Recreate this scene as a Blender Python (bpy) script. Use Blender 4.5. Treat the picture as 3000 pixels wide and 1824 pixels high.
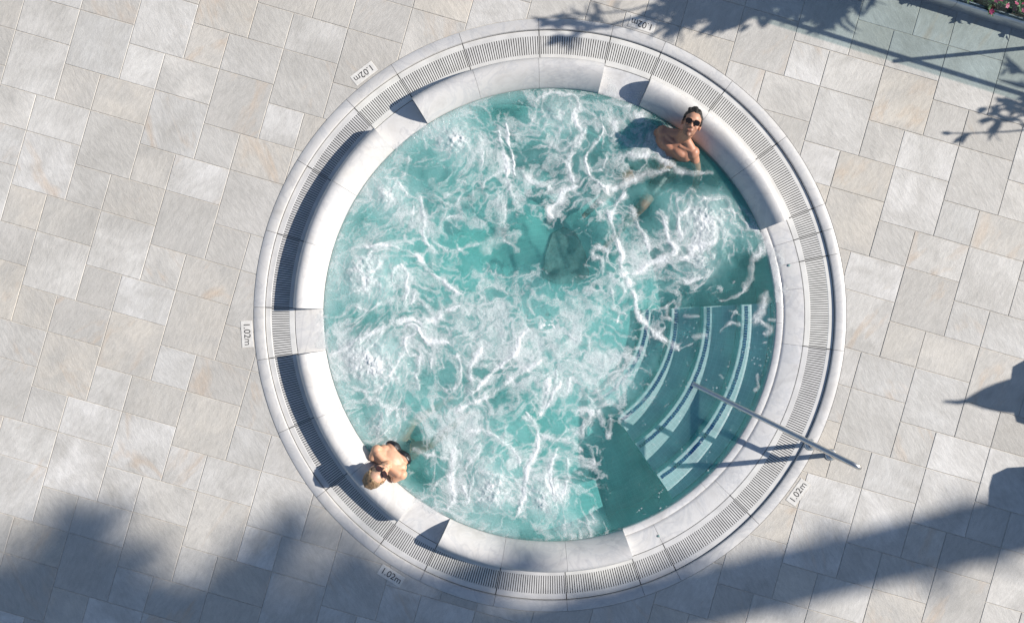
import bpy, bmesh, math, random
import numpy as np
from mathutils import Vector, Matrix, noise as mnoise

for o in list(bpy.data.objects):
    bpy.data.objects.remove(o)
R = math.radians
scene = bpy.context.scene
col = scene.collection
random.seed(7)

# ------------------------------------------------------------------ camera, sky, sun, exposure
CAM_H = 9.0
cd = bpy.data.cameras.new('camera')
cam = bpy.data.objects.new('camera', cd)
col.objects.link(cam)
cam.location = (0, 0, CAM_H)
cd.sensor_width = 36.0
cd.lens = 36.0 * CAM_H / 10.0
cd.clip_end = 1000
scene.camera = cam

SUN_EL = R(33.0)
SUN_AZ = math.atan2(0.10, 1.0)            # direction towards the sun, measured from +X to +Y
SUNV = Vector((math.cos(SUN_EL) * math.cos(SUN_AZ), math.cos(SUN_EL) * math.sin(SUN_AZ), math.sin(SUN_EL)))
world = bpy.data.worlds.new('World')
scene.world = world
world.use_nodes = True
wn = world.node_tree
wn.nodes.clear()
wo = wn.nodes.new('ShaderNodeOutputWorld')
bg = wn.nodes.new('ShaderNodeBackground')
sky = wn.nodes.new('ShaderNodeTexSky')
sky.sky_type = 'NISHITA'
sky.sun_disc = False
sky.sun_elevation = SUN_EL
sky.sun_rotation = math.pi / 2 - SUN_AZ
sky.air_density = 1.0
sky.dust_density = 0.5
sky.ozone_density = 2.2
bg.inputs['Strength'].default_value = 0.080
wn.links.new(sky.outputs[0], bg.inputs[0])
wn.links.new(bg.outputs[0], wo.inputs[0])

sl = bpy.data.lights.new('sun', 'SUN')
sl.energy = 5.0
sl.angle = R(0.53)
sl.color = (1.0, 0.94, 0.868)
sun = bpy.data.objects.new('sun', sl)
col.objects.link(sun)
sun.rotation_euler = SUNV.to_track_quat('Z', 'Y').to_euler()
sun.location = SUNV * 60

vs = scene.view_settings
vs.view_transform = 'Standard'
vs.look = 'None'
vs.gamma = 1.0
vs.use_curve_mapping = False
vs.exposure = 0.42
scene.cycles.use_denoising = True
scene.cycles.max_bounces = 10
scene.cycles.transparent_max_bounces = 24
scene.cycles.caustics_reflective = False
scene.cycles.caustics_refractive = False
scene.cycles.sample_clamp_indirect = 6.0

# ------------------------------------------------------------------ helpers
PX = 300.0                                   # plan scale: 300 plan units to the metre
TC = Vector(((1611 - 1500) / PX, (912 - 922) / PX, 0))     # centre of the tub on plan


def plan(x, y, z=0.0):
    """plan units to metres on the ground"""
    return Vector(((x - 1500) / PX, (912 - y) / PX, z))


def seen(x, y, z):
    """plan position of a point at height z"""
    k = (CAM_H - z) / CAM_H
    return Vector(((x - 1500) / PX * k, (912 - y) / PX * k, z))


def link(name, me, parent=None, mat=None, smooth=None):
    o = bpy.data.objects.new(name, me)
    col.objects.link(o)
    if parent is not None:
        o.parent = parent
    if mat is not None and me is not None and not me.materials:
        me.materials.append(mat)
    if smooth is not None and me is not None:
        me.polygons.foreach_set('use_smooth', [True] * len(me.polygons))
        if smooth < 180:
            me.set_sharp_from_angle(angle=R(smooth))
    return o


def tag(o, label, cat, group=None):
    o['label'] = label
    o['category'] = cat
    if group:
        o['group'] = group
    return o


def empty(name, loc=(0, 0, 0), rz=0.0):
    e = bpy.data.objects.new(name, None)
    e.empty_display_size = 0.1
    col.objects.link(e)
    e.location = loc
    e.rotation_euler = (0, 0, rz)
    return e


def mesh_from(verts, faces, name='mesh'):
    me = bpy.data.meshes.new(name)
    me.from_pydata([tuple(v) for v in verts], [], faces)
    me.update()
    return me


class MB:
    """collects geometry for one mesh"""
    def __init__(s):
        s.v = []
        s.f = []

    def add(s, vs_, fs_):
        n = len(s.v)
        s.v += [tuple(v) for v in vs_]
        s.f += [tuple(i + n for i in f) for f in fs_]

    def box(s, c, half, rot=None):
        pts = []
        for sx in (-1, 1):
            for sy in (-1, 1):
                for sz in (-1, 1):
                    p = Vector((sx * half[0], sy * half[1], sz * half[2]))
                    if rot is not None:
                        p = rot @ p
                    pts.append(p + Vector(c))
        s.add(pts, [(0, 1, 3, 2), (4, 6, 7, 5), (0, 4, 5, 1), (2, 3, 7, 6), (0, 2, 6, 4), (1, 5, 7, 3)])

    def tube(s, pts, r, n=10, caps=True):
        pts = [Vector(p) for p in pts]
        rr = r if isinstance(r, (list, tuple)) else [r] * len(pts)
        rings = []
        ref = Vector((0.13, 0.31, 0.94)).normalized()
        u = None
        for i, p in enumerate(pts):
            t = (pts[min(i + 1, len(pts) - 1)] - pts[max(i - 1, 0)]).normalized()
            if u is None:
                u = t.cross(ref)
                if u.length < 1e-3:
                    u = t.cross(Vector((1, 0, 0)))
            u = (u - t * u.dot(t)).normalized()
            w = t.cross(u)
            rings.append([p + (u * math.cos(2 * math.pi * k / n) + w * math.sin(2 * math.pi * k / n)) * rr[i] for k in range(n)])
        vs_ = [v for ring in rings for v in ring]
        fs_ = []
        for i in range(len(pts) - 1):
            for k in range(n):
                fs_.append((i * n + k, i * n + (k + 1) % n, (i + 1) * n + (k + 1) % n, (i + 1) * n + k))
        if caps:
            fs_.append(tuple(range(n))[::-1])
            fs_.append(tuple((len(pts) - 1) * n + k for k in range(n)))
        s.add(vs_, fs_)

    def arc(s, prof, a0, a1, step=1.0):
        """closed (r, z) profile swept between two angles (degrees) about the tub centre"""
        n = max(2, int(math.ceil(abs(a1 - a0) / step)) + 1)
        m = len(prof)
        vs_ = []
        for i in range(n):
            a = R(a0 + (a1 - a0) * i / (n - 1))
            ca, sa = math.cos(a), math.sin(a)
            vs_ += [(r * ca, r * sa, z) for r, z in prof]
        fs_ = []
        for i in range(n - 1):
            for k in range(m):
                fs_.append((i * m + k, (i + 1) * m + k, (i + 1) * m + (k + 1) % m, i * m + (k + 1) % m))
        fs_.append(tuple(range(m)))
        fs_.append(tuple((n - 1) * m + k for k in range(m))[::-1])
        s.add(vs_, fs_)

    def lathe(s, prof, c=(0, 0, 0), n=24, close=False):
        vs_ = []
        for i in range(n):
            a = 2 * math.pi * i / n
            vs_ += [(c[0] + r * math.cos(a), c[1] + r * math.sin(a), c[2] + z) for r, z in prof]
        m = len(prof)
        fs_ = []
        for i in range(n):
            j = (i + 1) % n
            for k in range(m if close else m - 1):
                k2 = (k + 1) % m
                fs_.append((i * m + k, j * m + k, j * m + k2, i * m + k2))
        s.add(vs_, fs_)

    def mesh(s, name='mesh', recalc=True):
        me = mesh_from(s.v, s.f, name)
        if recalc:
            bm = bmesh.new()
            bm.from_mesh(me)
            bmesh.ops.recalc_face_normals(bm, faces=bm.faces[:])
            bm.to_mesh(me)
            bm.free()
        return me

    def build(s, name, mat, parent=None, smooth=None):
        return link(name, s.mesh(name), parent, mat, smooth)


# ------------------------------------------------------------------ node materials
def new_mat(name):
    m = bpy.data.materials.new(name)
    m.use_nodes = True
    nt = m.node_tree
    nt.nodes.clear()
    out = nt.nodes.new('ShaderNodeOutputMaterial')
    b = nt.nodes.new('ShaderNodeBsdfPrincipled')
    nt.links.new(b.outputs[0], out.inputs[0])
    return m, nt, b, out


def nd(nt, typ, **kw):
    n = nt.nodes.new('ShaderNode' + typ)
    for k, v in kw.items():
        setattr(n, k, v)
    return n


def setin(n, **kw):
    for k, v in kw.items():
        n.inputs[k.replace('_', ' ')].default_value = v
    return n


def noise_n(nt, vec, scale, detail=4.0, rough=0.55, dist=0.0):
    n = nd(nt, 'TexNoise')
    setin(n, Scale=scale, Detail=detail, Roughness=rough, Distortion=dist)
    if vec is not None:
        nt.links.new(vec, n.inputs['Vector'])
    return n.outputs[0]


def ramp(nt, fac, stops):
    r = nd(nt, 'ValToRGB')
    while len(r.color_ramp.elements) < len(stops):
        r.color_ramp.elements.new(0.5)
    for e, (p, c) in zip(r.color_ramp.elements, stops):
        e.position = p
        e.color = c if len(c) == 4 else (*c, 1)
    nt.links.new(fac, r.inputs[0])
    return r.outputs[0]


def mixc(nt, fac, a, b, blend='MIX'):
    m = nd(nt, 'Mix', data_type='RGBA', blend_type=blend)
    for sock, v in ((m.inputs[0], fac), (m.inputs[6], a), (m.inputs[7], b)):
        if isinstance(v, (int, float)):
            sock.default_value = v
        elif isinstance(v, tuple):
            sock.default_value = v if len(v) == 4 else (*v, 1)
        else:
            nt.links.new(v, sock)
    return m.outputs[2]


def mathn(nt, op, a, b=None, clamp=False):
    m = nd(nt, 'Math', operation=op, use_clamp=clamp)
    for i, v in enumerate((a, b)):
        if v is None:
            continue
        if isinstance(v, (int, float)):
            m.inputs[i].default_value = v
        else:
            nt.links.new(v, m.inputs[i])
    return m.outputs[0]


def bump(nt, height, strength, dist, bsdf):
    b = nd(nt, 'Bump')
    b.inputs['Strength'].default_value = strength
    b.inputs['Distance'].default_value = dist
    nt.links.new(height, b.inputs['Height'])
    nt.links.new(b.outputs[0], bsdf.inputs['Normal'])
    return b


def simple(name, colr, rough=0.5, metal=0.0, var=0.0, vscale=20.0, bmp=0.0, each=0.0):
    m, nt, b, out = new_mat(name)
    b.inputs['Roughness'].default_value = rough
    b.inputs['Metallic'].default_value = metal
    tc = nd(nt, 'TexCoord')
    n = noise_n(nt, tc.outputs['Object'], vscale, 4)
    lo = tuple(max(0, c * (1 - var)) for c in colr)
    hi = tuple(min(1, c * (1 + var)) for c in colr)
    c = ramp(nt, n, [(0.3, lo), (0.7, hi)])
    if each:
        oi = nd(nt, 'ObjectInfo')
        c = mixc(nt, 1.0, c, ramp(nt, oi.outputs['Random'], [(0, (1 - each, 1 - each, 1 - each)), (1, (1, 1, 1 - each * .3))]), 'MULTIPLY')
    nt.links.new(c, b.inputs['Base Color'])
    if bmp:
        bump(nt, n, bmp, 0.01, b)
    return m


def random_coords(nt):
    """object coordinates shifted by a random amount for each object"""
    tc = nd(nt, 'TexCoord')
    oi = nd(nt, 'ObjectInfo')
    va = nd(nt, 'VectorMath', operation='MULTIPLY_ADD')
    comb = nd(nt, 'CombineXYZ')
    nt.links.new(oi.outputs['Random'], comb.inputs[0])
    nt.links.new(mathn(nt, 'FRACT', mathn(nt, 'MULTIPLY', oi.outputs['Random'], 37.7)), comb.inputs[1])
    nt.links.new(mathn(nt, 'FRACT', mathn(nt, 'MULTIPLY', oi.outputs['Random'], 91.3)), comb.inputs[2])
    nt.links.new(comb.outputs[0], va.inputs[0])
    va.inputs[1].default_value = (40, 40, 40)
    nt.links.new(tc.outputs['Object'], va.inputs[2])
    return va.outputs[0], oi.outputs['Random']


def mat_paver():
    m, nt, b, out = new_mat('quartzite_paver')
    vec, rnd = random_coords(nt)
    r2 = mathn(nt, 'FRACT', mathn(nt, 'MULTIPLY', rnd, 13.37))
    r3 = mathn(nt, 'FRACT', mathn(nt, 'MULTIPLY', rnd, 71.9))
    # the cleft of the stone runs diagonally, some pavers turned by a quarter
    mp = nd(nt, 'Mapping')
    mp.inputs['Scale'].default_value = (1.0, 0.36, 1.0)
    nt.links.new(vec, mp.inputs['Vector'])
    cz = nd(nt, 'CombineXYZ')
    turn = mathn(nt, 'ADD', mathn(nt, 'MULTIPLY', mathn(nt, 'GREATER_THAN', r2, 0.45), 1.15), -0.72)
    turn = mathn(nt, 'ADD', turn, mathn(nt, 'MULTIPLY', r3, 0.35))
    nt.links.new(turn, cz.inputs[2])
    rot = nd(nt, 'VectorRotate', rotation_type='EULER_XYZ')
    nt.links.new(vec, rot.inputs['Vector'])
    nt.links.new(cz.outputs[0], rot.inputs['Rotation'])
    nt.links.new(rot.outputs[0], mp.inputs['Vector'])
    base = ramp(nt, rnd, [(0.0, (0.44, 0.42, 0.385)), (0.18, (0.62, 0.605, 0.575)), (0.36, (0.56, 0.52, 0.455)), (0.5, (0.51, 0.50, 0.475)),
                          (0.66, (0.68, 0.665, 0.64)), (0.82, (0.48, 0.46, 0.425)), (1.0, (0.61, 0.565, 0.495))])
    cloud = noise_n(nt, vec, 2.6, 6, 0.6, 0.6)
    base = mixc(nt, ramp(nt, cloud, [(0.35, (0, 0, 0)), (0.72, (1, 1, 1))]), base, (0.44, 0.425, 0.395))
    rust = noise_n(nt, mp.outputs[0], 3.0, 5, 0.6, 1.2)
    rf = mathn(nt, 'MULTIPLY', ramp(nt, rust, [(0.56, (0, 0, 0)), (0.72, (1, 1, 1))]),
               mathn(nt, 'MULTIPLY', mathn(nt, 'GREATER_THAN', r3, 0.55), 0.55))
    base = mixc(nt, rf, base, (0.52, 0.40, 0.29))
    streak = noise_n(nt, mp.outputs[0], 32, 6, 0.65, 0.2)
    base = mixc(nt, 0.32, base, ramp(nt, streak, [(0.35, (0.74, 0.73, 0.71)), (0.62, (1.16, 1.15, 1.14))]), 'MULTIPLY')
    fine = noise_n(nt, vec, 120, 3, 0.6)
    base = mixc(nt, 0.25, base, ramp(nt, fine, [(0.35, (0.75, 0.74, 0.73)), (0.6, (1.1, 1.1, 1.1))]), 'MULTIPLY')
    geo = nd(nt, 'NewGeometry')
    big = noise_n(nt, geo.outputs['Position'], 0.7, 5, 0.6)
    base = mixc(nt, 0.5, base, ramp(nt, big, [(0.36, (0.86, 0.85, 0.83)), (0.62, (1.08, 1.08, 1.08))]), 'MULTIPLY')
    nt.links.new(base, b.inputs['Base Color'])
    b.inputs['Roughness'].default_value = 0.72
    h = mathn(nt, 'ADD', mathn(nt, 'MULTIPLY', streak, 1.0), mathn(nt, 'MULTIPLY', fine, 0.35))
    bump(nt, h, 0.6, 0.006, b)
    return m


def mat_marble(name, wet=False):
    m, nt, b, out = new_mat(name)
    vec, rnd = random_coords(nt)
    v1 = noise_n(nt, vec, 2.2, 8, 0.62, 1.6)
    base = ramp(nt, v1, [(0.30, (0.545, 0.535, 0.52)), (0.44, (0.645, 0.635, 0.62)), (0.49, (0.57, 0.57, 0.57)),
                         (0.54, (0.66, 0.65, 0.635)), (0.75, (0.60, 0.585, 0.565))])
    w = noise_n(nt, vec, 0.9, 4, 0.5, 2.5)
    base = mixc(nt, ramp(nt, w, [(0.485, (0, 0, 0)), (0.5, (0.55, 0.55, 0.55)), (0.515, (0, 0, 0))]), base, (0.50, 0.495, 0.50))
    base = mixc(nt, 1.0, base, ramp(nt, rnd, [(0, (0.93, 0.935, 0.945)), (0.5, (1.0, 1.0, 1.0)), (1, (0.96, 0.955, 0.945))]), 'MULTIPLY')
    st = noise_n(nt, vec, 6.0, 6, 0.65, 0.8)
    base = mixc(nt, 0.3, base, ramp(nt, st, [(0.36, (0.84, 0.825, 0.80)), (0.5, (1, 1, 1))]), 'MULTIPLY')
    nt.links.new(base, b.inputs['Base Color'])
    b.inputs['Roughness'].default_value = 0.16 if wet else 0.42
    if wet:
        w2 = noise_n(nt, vec, 26, 3, 0.5, 0.5)
        bump(nt, w2, 0.25, 0.006, b)
    else:
        f = noise_n(nt, vec, 60, 4, 0.6)
        bump(nt, f, 0.10, 0.004, b)
    return m


def tone_down(m, k, name):
    c = m.copy()
    c.name = name
    nt = c.node_tree
    b = next(n for n in nt.nodes if n.type == 'BSDF_PRINCIPLED')
    src = b.inputs['Base Color'].links[0].from_socket
    nt.links.new(mixc(nt, 1.0, src, k, 'MULTIPLY'), b.inputs['Base Color'])
    return c


def mat_basin(name, c0, c1, tile=0.05, riser=None):
    m, nt, b, out = new_mat(name)
    tc = nd(nt, 'TexCoord')
    n = noise_n(nt, tc.outputs['Object'], 3.0, 4)
    base = ramp(nt, n, [(0.3, c0), (0.7, c1)])
    # mosaic on the curved wall: angle times radius by height
    sep = nd(nt, 'SeparateXYZ')
    nt.links.new(tc.outputs['Object'], sep.inputs[0])
    ang = mathn(nt, 'MULTIPLY', mathn(nt, 'ARCTAN2', sep.outputs[1], sep.outputs[0]), 2.2)
    rad = mathn(nt, 'SQRT', mathn(nt, 'ADD', mathn(nt, 'POWER', sep.outputs[0], 2.0), mathn(nt, 'POWER', sep.outputs[1], 2.0)))
    cb = nd(nt, 'CombineXYZ')
    nt.links.new(ang, cb.inputs[0])
    nt.links.new(mathn(nt, 'SUBTRACT', sep.outputs[2], rad), cb.inputs[1])
    br = nd(nt, 'TexBrick')
    br.offset = 0.0
    setin(br, Scale=1.0, Mortar_Size=0.003, Brick_Width=tile, Row_Height=tile)
    br.inputs['Color1'].default_value = (1, 1, 1, 1)
    br.inputs['Color2'].default_value = (0.88, 0.92, 0.92, 1)
    br.inputs['Mortar'].default_value = (1.25, 1.2, 1.2, 1)
    nt.links.new(cb.outputs[0], br.inputs['Vector'])
    if riser:
        geo = nd(nt, 'NewGeometry')
        sn = nd(nt, 'SeparateXYZ')
        nt.links.new(geo.outputs['True Normal'], sn.inputs[0])
        base = mixc(nt, mathn(nt, 'GREATER_THAN', sn.outputs[2], 0.6), riser, base)
    base = mixc(nt, 0.8, base, br.outputs[0], 'MULTIPLY')
    nt.links.new(base, b.inputs['Base Color'])
    b.inputs['Roughness'].default_value = 0.35
    return m


def mat_water():
    m, nt, b, out = new_mat('bubbling_water')
    nt.nodes.remove(b)
    tc = nd(nt, 'TexCoord')
    at = nd(nt, 'Attribute', attribute_name='turbid')
    tur = at.outputs['Fac']
    n1 = noise_n(nt, tc.outputs['Object'], 22, 5, 0.6, 0.8)
    n2 = noise_n(nt, tc.outputs['Object'], 75, 3, 0.6, 0.5)
    h = mathn(nt, 'ADD', n1, mathn(nt, 'MULTIPLY', n2, 0.35))
    bp = nd(nt, 'Bump')
    bp.inputs['Distance'].default_value = 0.012
    nt.links.new(h, bp.inputs['Height'])
    nt.links.new(mathn(nt, 'ADD', mathn(nt, 'MULTIPLY', tur, 0.8), 0.22), bp.inputs['Strength'])
    tr = nd(nt, 'BsdfTransparent')
    tr.inputs[0].default_value = (0.80, 0.915, 0.915, 1)
    df = nd(nt, 'BsdfPrincipled', subsurface_method='BURLEY')
    df.inputs['Roughness'].default_value = 1.0
    df.inputs['Specular IOR Level'].default_value = 0.0
    df.inputs['Subsurface Weight'].default_value = 0.75
    df.inputs['Subsurface Radius'].default_value = (0.10, 0.24, 0.24)
    df.inputs['Subsurface Scale'].default_value = 1.0
    cl = mixc(nt, ramp(nt, tur, [(0.15, (0, 0, 0)), (1.0, (1, 1, 1))]), (0.145, 0.425, 0.41), (0.40, 0.60, 0.59))
    nt.links.new(cl, df.inputs[0])
    nt.links.new(bp.outputs[0], df.inputs['Normal'])
    mx = nd(nt, 'MixShader')
    nt.links.new(ramp(nt, tur, [(0.0, (0.10, 0.10, 0.10)), (0.35, (0.55, 0.55, 0.55)), (1.0, (0.92, 0.92, 0.92))]), mx.inputs[0])
    nt.links.new(tr.outputs[0], mx.inputs[1])
    nt.links.new(df.outputs[0], mx.inputs[2])
    gl = nd(nt, 'BsdfGlossy')
    gl.inputs['Roughness'].default_value = 0.09
    nt.links.new(bp.outputs[0], gl.inputs['Normal'])
    lw_ = nd(nt, 'LayerWeight')
    lw_.inputs['Blend'].default_value = 0.5
    nt.links.new(bp.outputs[0], lw_.inputs['Normal'])
    fc = mathn(nt, 'ADD', mathn(nt, 'MULTIPLY', mathn(nt, 'POWER', lw_.outputs['Facing'], 5.0), 0.8), 0.022)
    m2 = nd(nt, 'MixShader')
    nt.links.new(fc, m2.inputs[0])
    nt.links.new(mx.outputs[0], m2.inputs[1])
    nt.links.new(gl.outputs[0], m2.inputs[2])
    nt.links.new(m2.outputs[0], out.inputs[0])
    return m


def mat_foam():
    m, nt, b, out = new_mat('white_foam')
    tc = nd(nt, 'TexCoord')
    at = nd(nt, 'Attribute', attribute_name='foam')
    bub = nd(nt, 'TexVoronoi')
    bub.inputs['Scale'].default_value = 85
    nt.links.new(tc.outputs['Object'], bub.inputs['Vector'])
    n = noise_n(nt, tc.outputs['Object'], 130, 3, 0.65)
    g = mathn(nt, 'ADD', mathn(nt, 'MULTIPLY', ramp(nt, n, [(0.36, (0, 0, 0)), (0.64, (1, 1, 1))]), 0.34),
              mathn(nt, 'MULTIPLY', ramp(nt, bub.outputs['Distance'], [(0.2, (1, 1, 1)), (0.7, (0, 0, 0))]), 0.24))
    g = mathn(nt, 'ADD', g, 0.32)
    a = mathn(nt, 'MULTIPLY', at.outputs['Fac'], g)
    a = mathn(nt, 'ADD', a, mathn(nt, 'MULTIPLY', mathn(nt, 'POWER', at.outputs['Fac'], 5.0), 0.5), True)
    b.inputs['Base Color'].default_value = (0.74, 0.765, 0.765, 1)
    b.inputs['Roughness'].default_value = 0.35
    b.inputs['IOR'].default_value = 1.33
    bump(nt, mathn(nt, 'ADD', n, mathn(nt, 'MULTIPLY', bub.outputs['Distance'], 0.6)), 0.3, 0.005, b)
    tr = nd(nt, 'BsdfTransparent')
    mx = nd(nt, 'MixShader')
    nt.links.new(a, mx.inputs[0])
    nt.links.new(tr.outputs[0], mx.inputs[1])
    nt.links.new(b.outputs[0], mx.inputs[2])
    nt.links.new(mx.outputs[0], out.inputs[0])
    return m


def mat_skin(name, base, dark):
    m, nt, b, out = new_mat(name)
    at = nd(nt, 'Attribute', attribute_name='tone')
    tc = nd(nt, 'TexCoord')
    n = noise_n(nt, tc.outputs['Object'], 14, 4)
    c = mixc(nt, ramp(nt, n, [(0.35, (0, 0, 0)), (0.7, (0.6, 0.6, 0.6))]), at.outputs['Color'], dark, 'MIX')
    c = mixc(nt, 0.35, at.outputs['Color'], c)
    nt.links.new(c, b.inputs['Base Color'])
    b.inputs['Roughness'].default_value = 0.48
    b.inputs['Subsurface Weight'].default_value = 0.12
    b.inputs['Subsurface Radius'].default_value = (0.02, 0.008, 0.004)
    b.inputs['Subsurface Scale'].default_value = 0.4
    return m


def mat_hair(name, c0, c1):
    m, nt, b, out = new_mat(name)
    tc = nd(nt, 'TexCoord')
    mp = nd(nt, 'Mapping')
    mp.inputs['Scale'].default_value = (9.0, 1.0, 1.2)
    nt.links.new(tc.outputs['Object'], mp.inputs['Vector'])
    n = noise_n(nt, mp.outputs[0], 22, 4, 0.6, 0.4)
    nt.links.new(ramp(nt, n, [(0.35, c0), (0.65, c1)]), b.inputs['Base Color'])
    b.inputs['Roughness'].default_value = 0.55
    bump(nt, n, 0.8, 0.006, b)
    return m


def mat_glass(name, tint, refl=1.45):
    m, nt, b, out = new_mat(name)
    nt.nodes.remove(b)
    tr = nd(nt, 'BsdfTransparent')
    tr.inputs[0].default_value = (*tint, 1)
    gl = nd(nt, 'BsdfGlossy')
    gl.inputs['Roughness'].default_value = 0.02
    lw_ = nd(nt, 'LayerWeight')
    lw_.inputs['Blend'].default_value = 0.5
    fc = mathn(nt, 'ADD', mathn(nt, 'MULTIPLY', mathn(nt, 'POWER', lw_.outputs['Facing'], 5.0), 0.6), 0.03)
    mx = nd(nt, 'MixShader')
    nt.links.new(fc, mx.inputs[0])
    nt.links.new(tr.outputs[0], mx.inputs[1])
    nt.links.new(gl.outputs[0], mx.inputs[2])
    nt.links.new(mx.outputs[0], out.inputs[0])
    return m


def mat_leaf(name, c0, c1):
    m, nt, b, out = new_mat(name)
    geo = nd(nt, 'NewGeometry')
    nt.links.new(ramp(nt, geo.outputs['Random Per Island'], [(0.0, c0), (1.0, c1)]), b.inputs['Base Color'])
    b.inputs['Roughness'].default_value = 0.45
    return m


M = dict(
    paver=mat_paver(),
    marble=mat_marble('white_marble'),
    wet=mat_marble('wet_marble', True),
    grout=simple('mortar', (0.50, 0.46, 0.40), 0.9, 0, 0.25, 30, 0.3),
    channel=simple('channel_concrete', (0.07, 0.065, 0.06), 0.85, 0, 0.3, 15),
    grate=simple('grate_plastic', (0.66, 0.65, 0.635), 0.42, 0, 0.10, 7, 0, 0.14),
    basin=mat_basin('basin_mosaic', (0.165, 0.48, 0.46), (0.205, 0.53, 0.505)),
    step=mat_basin('step_mosaic', (0.54, 0.60, 0.61), (0.64, 0.68, 0.685), 0.05, (0.22, 0.52, 0.49)),
    blue=simple('blue_mosaic', (0.006, 0.014, 0.14), 0.3, 0, 0.5, 60),
    grey_green=simple('grey_green_plate', (0.17, 0.27, 0.26), 0.6, 0, 0.3, 30),
    water=mat_water(),
    foam=mat_foam(),
    steel=simple('brushed_steel', (0.74, 0.70, 0.65), 0.30, 1.0, 0.08, 40),
    dark=simple('dark_metal', (0.03, 0.03, 0.032), 0.4, 0.6, 0.3, 60),
    plaque=simple('plaque_stone', (0.64, 0.62, 0.58), 0.65, 0, 0.12, 18, 0.2),
    ink=simple('engraved_letters', (0.035, 0.035, 0.035), 0.7, 0, 0.2, 60),
    alu=simple('grey_aluminium', (0.50, 0.52, 0.55), 0.35, 0.7, 0.06, 12),
    rail_dark=simple('dark_rail', (0.05, 0.055, 0.06), 0.4, 0.5, 0.2, 30),
    glass=mat_glass('green_glass', (0.80, 0.875, 0.87)),
    glass_edge=simple('glass_edge', (0.05, 0.16, 0.14), 0.15, 0, 0.2, 10),
    soil=simple('soil', (0.07, 0.05, 0.035), 0.95, 0, 0.4, 30, 0.6),
    leaf=mat_leaf('leaf', (0.035, 0.09, 0.022), (0.09, 0.17, 0.045)),
    petal=mat_leaf('petal', (0.48, 0.035, 0.12), (0.70, 0.10, 0.24)),
    bark=simple('bark', (0.12, 0.085, 0.06), 0.9, 0, 0.4, 12, 0.6),
    canvas=simple('canvas', (0.62, 0.60, 0.56), 0.8, 0, 0.08, 20, 0.1),
    wicker=simple('wicker', (0.10, 0.08, 0.065), 0.7, 0, 0.3, 60, 0.5),
    cushion=simple('cushion', (0.66, 0.64, 0.60), 0.85, 0, 0.06, 20, 0.1),
    ground=simple('ground_stone', (0.42, 0.40, 0.37), 0.9, 0, 0.2, 1.2, 0.2),
)

M['headrest'] = tone_down(M['marble'], (0.94, 0.93, 0.915), 'bolster_marble')
M['coping'] = tone_down(M['marble'], (0.87, 0.865, 0.86), 'honed_marble')
# ------------------------------------------------------------------ the setting: ground and paving
R_OUT, R_COP, R_GRI, R_SILL, R_WAT = 2.893, 2.785, 2.493, 2.490, 2.213


def annulus(r0, r1, z, n=180):
    vs_, fs_ = [], []
    for i in range(n):
        a = 2 * math.pi * i / n
        vs_ += [(r0 * math.cos(a), r0 * math.sin(a), z), (r1 * math.cos(a), r1 * math.sin(a), z)]
    for i in range(n):
        j = (i + 1) % n
        fs_.append((2 * i, 2 * i + 1, 2 * j + 1, 2 * j))
    return mesh_from(vs_, fs_, 'ring')


gr = link('ground', annulus(9.0, 500, -0.012), None, M['ground'])
gr.location = TC
gr['kind'] = 'structure'
paving = link('paving', annulus(R_OUT - 0.004, 9.6, -0.0045), None, M['grout'])
paving.location = TC
paving['kind'] = 'structure'
paving['label'] = 'pale quartzite paving of mixed squares around the tub'

# pavers lie in a repeating field of one large square, one rectangle and one small square
A0 = np.array([265.26, 322.67])
AU = np.array([52.86, 15.22])
AV = np.array([-14.98, 52.71])


def lat(u, v):
    p = A0 + AU * u + AV * v
    q = plan(p[0], p[1])
    return Vector((q.x - TC.x, q.y - TC.y))


def clip_disc(poly, rad):
    """polygon (counter-clockwise list of 2-D points about the origin) minus a disc -> list of polygons"""
    n = len(poly)
    pts = []
    for i in range(n):
        a, b = poly[i], poly[(i + 1) % n]
        pts.append((a, a.length > rad, False))
        d = b - a
        A = d.dot(d)
        B = 2 * a.dot(d)
        C = a.dot(a) - rad * rad
        disc = B * B - 4 * A * C
        if disc > 0:
            for t in sorted(((-B - math.sqrt(disc)) / (2 * A), (-B + math.sqrt(disc)) / (2 * A))):
                if 0 < t < 1:
                    pts.append((a + d * t, True, True))
    if not any(p[2] for p in pts):
        return [poly] if poly[0].length > rad else []
    m = len(pts)
    res = []
    for s in range(m):
        if pts[s][2] and not pts[(s + 1) % m][2] and pts[(s + 1) % m][1] or \
           (pts[s][2] and pts[(s + 1) % m][2] and ((pts[s][0] + pts[(s + 1) % m][0]) / 2).length > rad):
            run = [pts[s][0]]
            k = (s + 1) % m
            while True:
                run.append(pts[k][0])
                if pts[k][2]:
                    break
                k = (k + 1) % m
            a0 = math.atan2(run[-1].y, run[-1].x)
            a1 = math.atan2(run[0].y, run[0].x)
            da = (a1 - a0 + math.pi) % (2 * math.pi) - math.pi
            steps = max(1, int(abs(da) / R(1.2)))
            for q in range(1, steps):
                a = a0 + da * q / steps
                run.append(Vector((rad * math.cos(a), rad * math.sin(a))))
            res.append(run)
    return res


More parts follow.
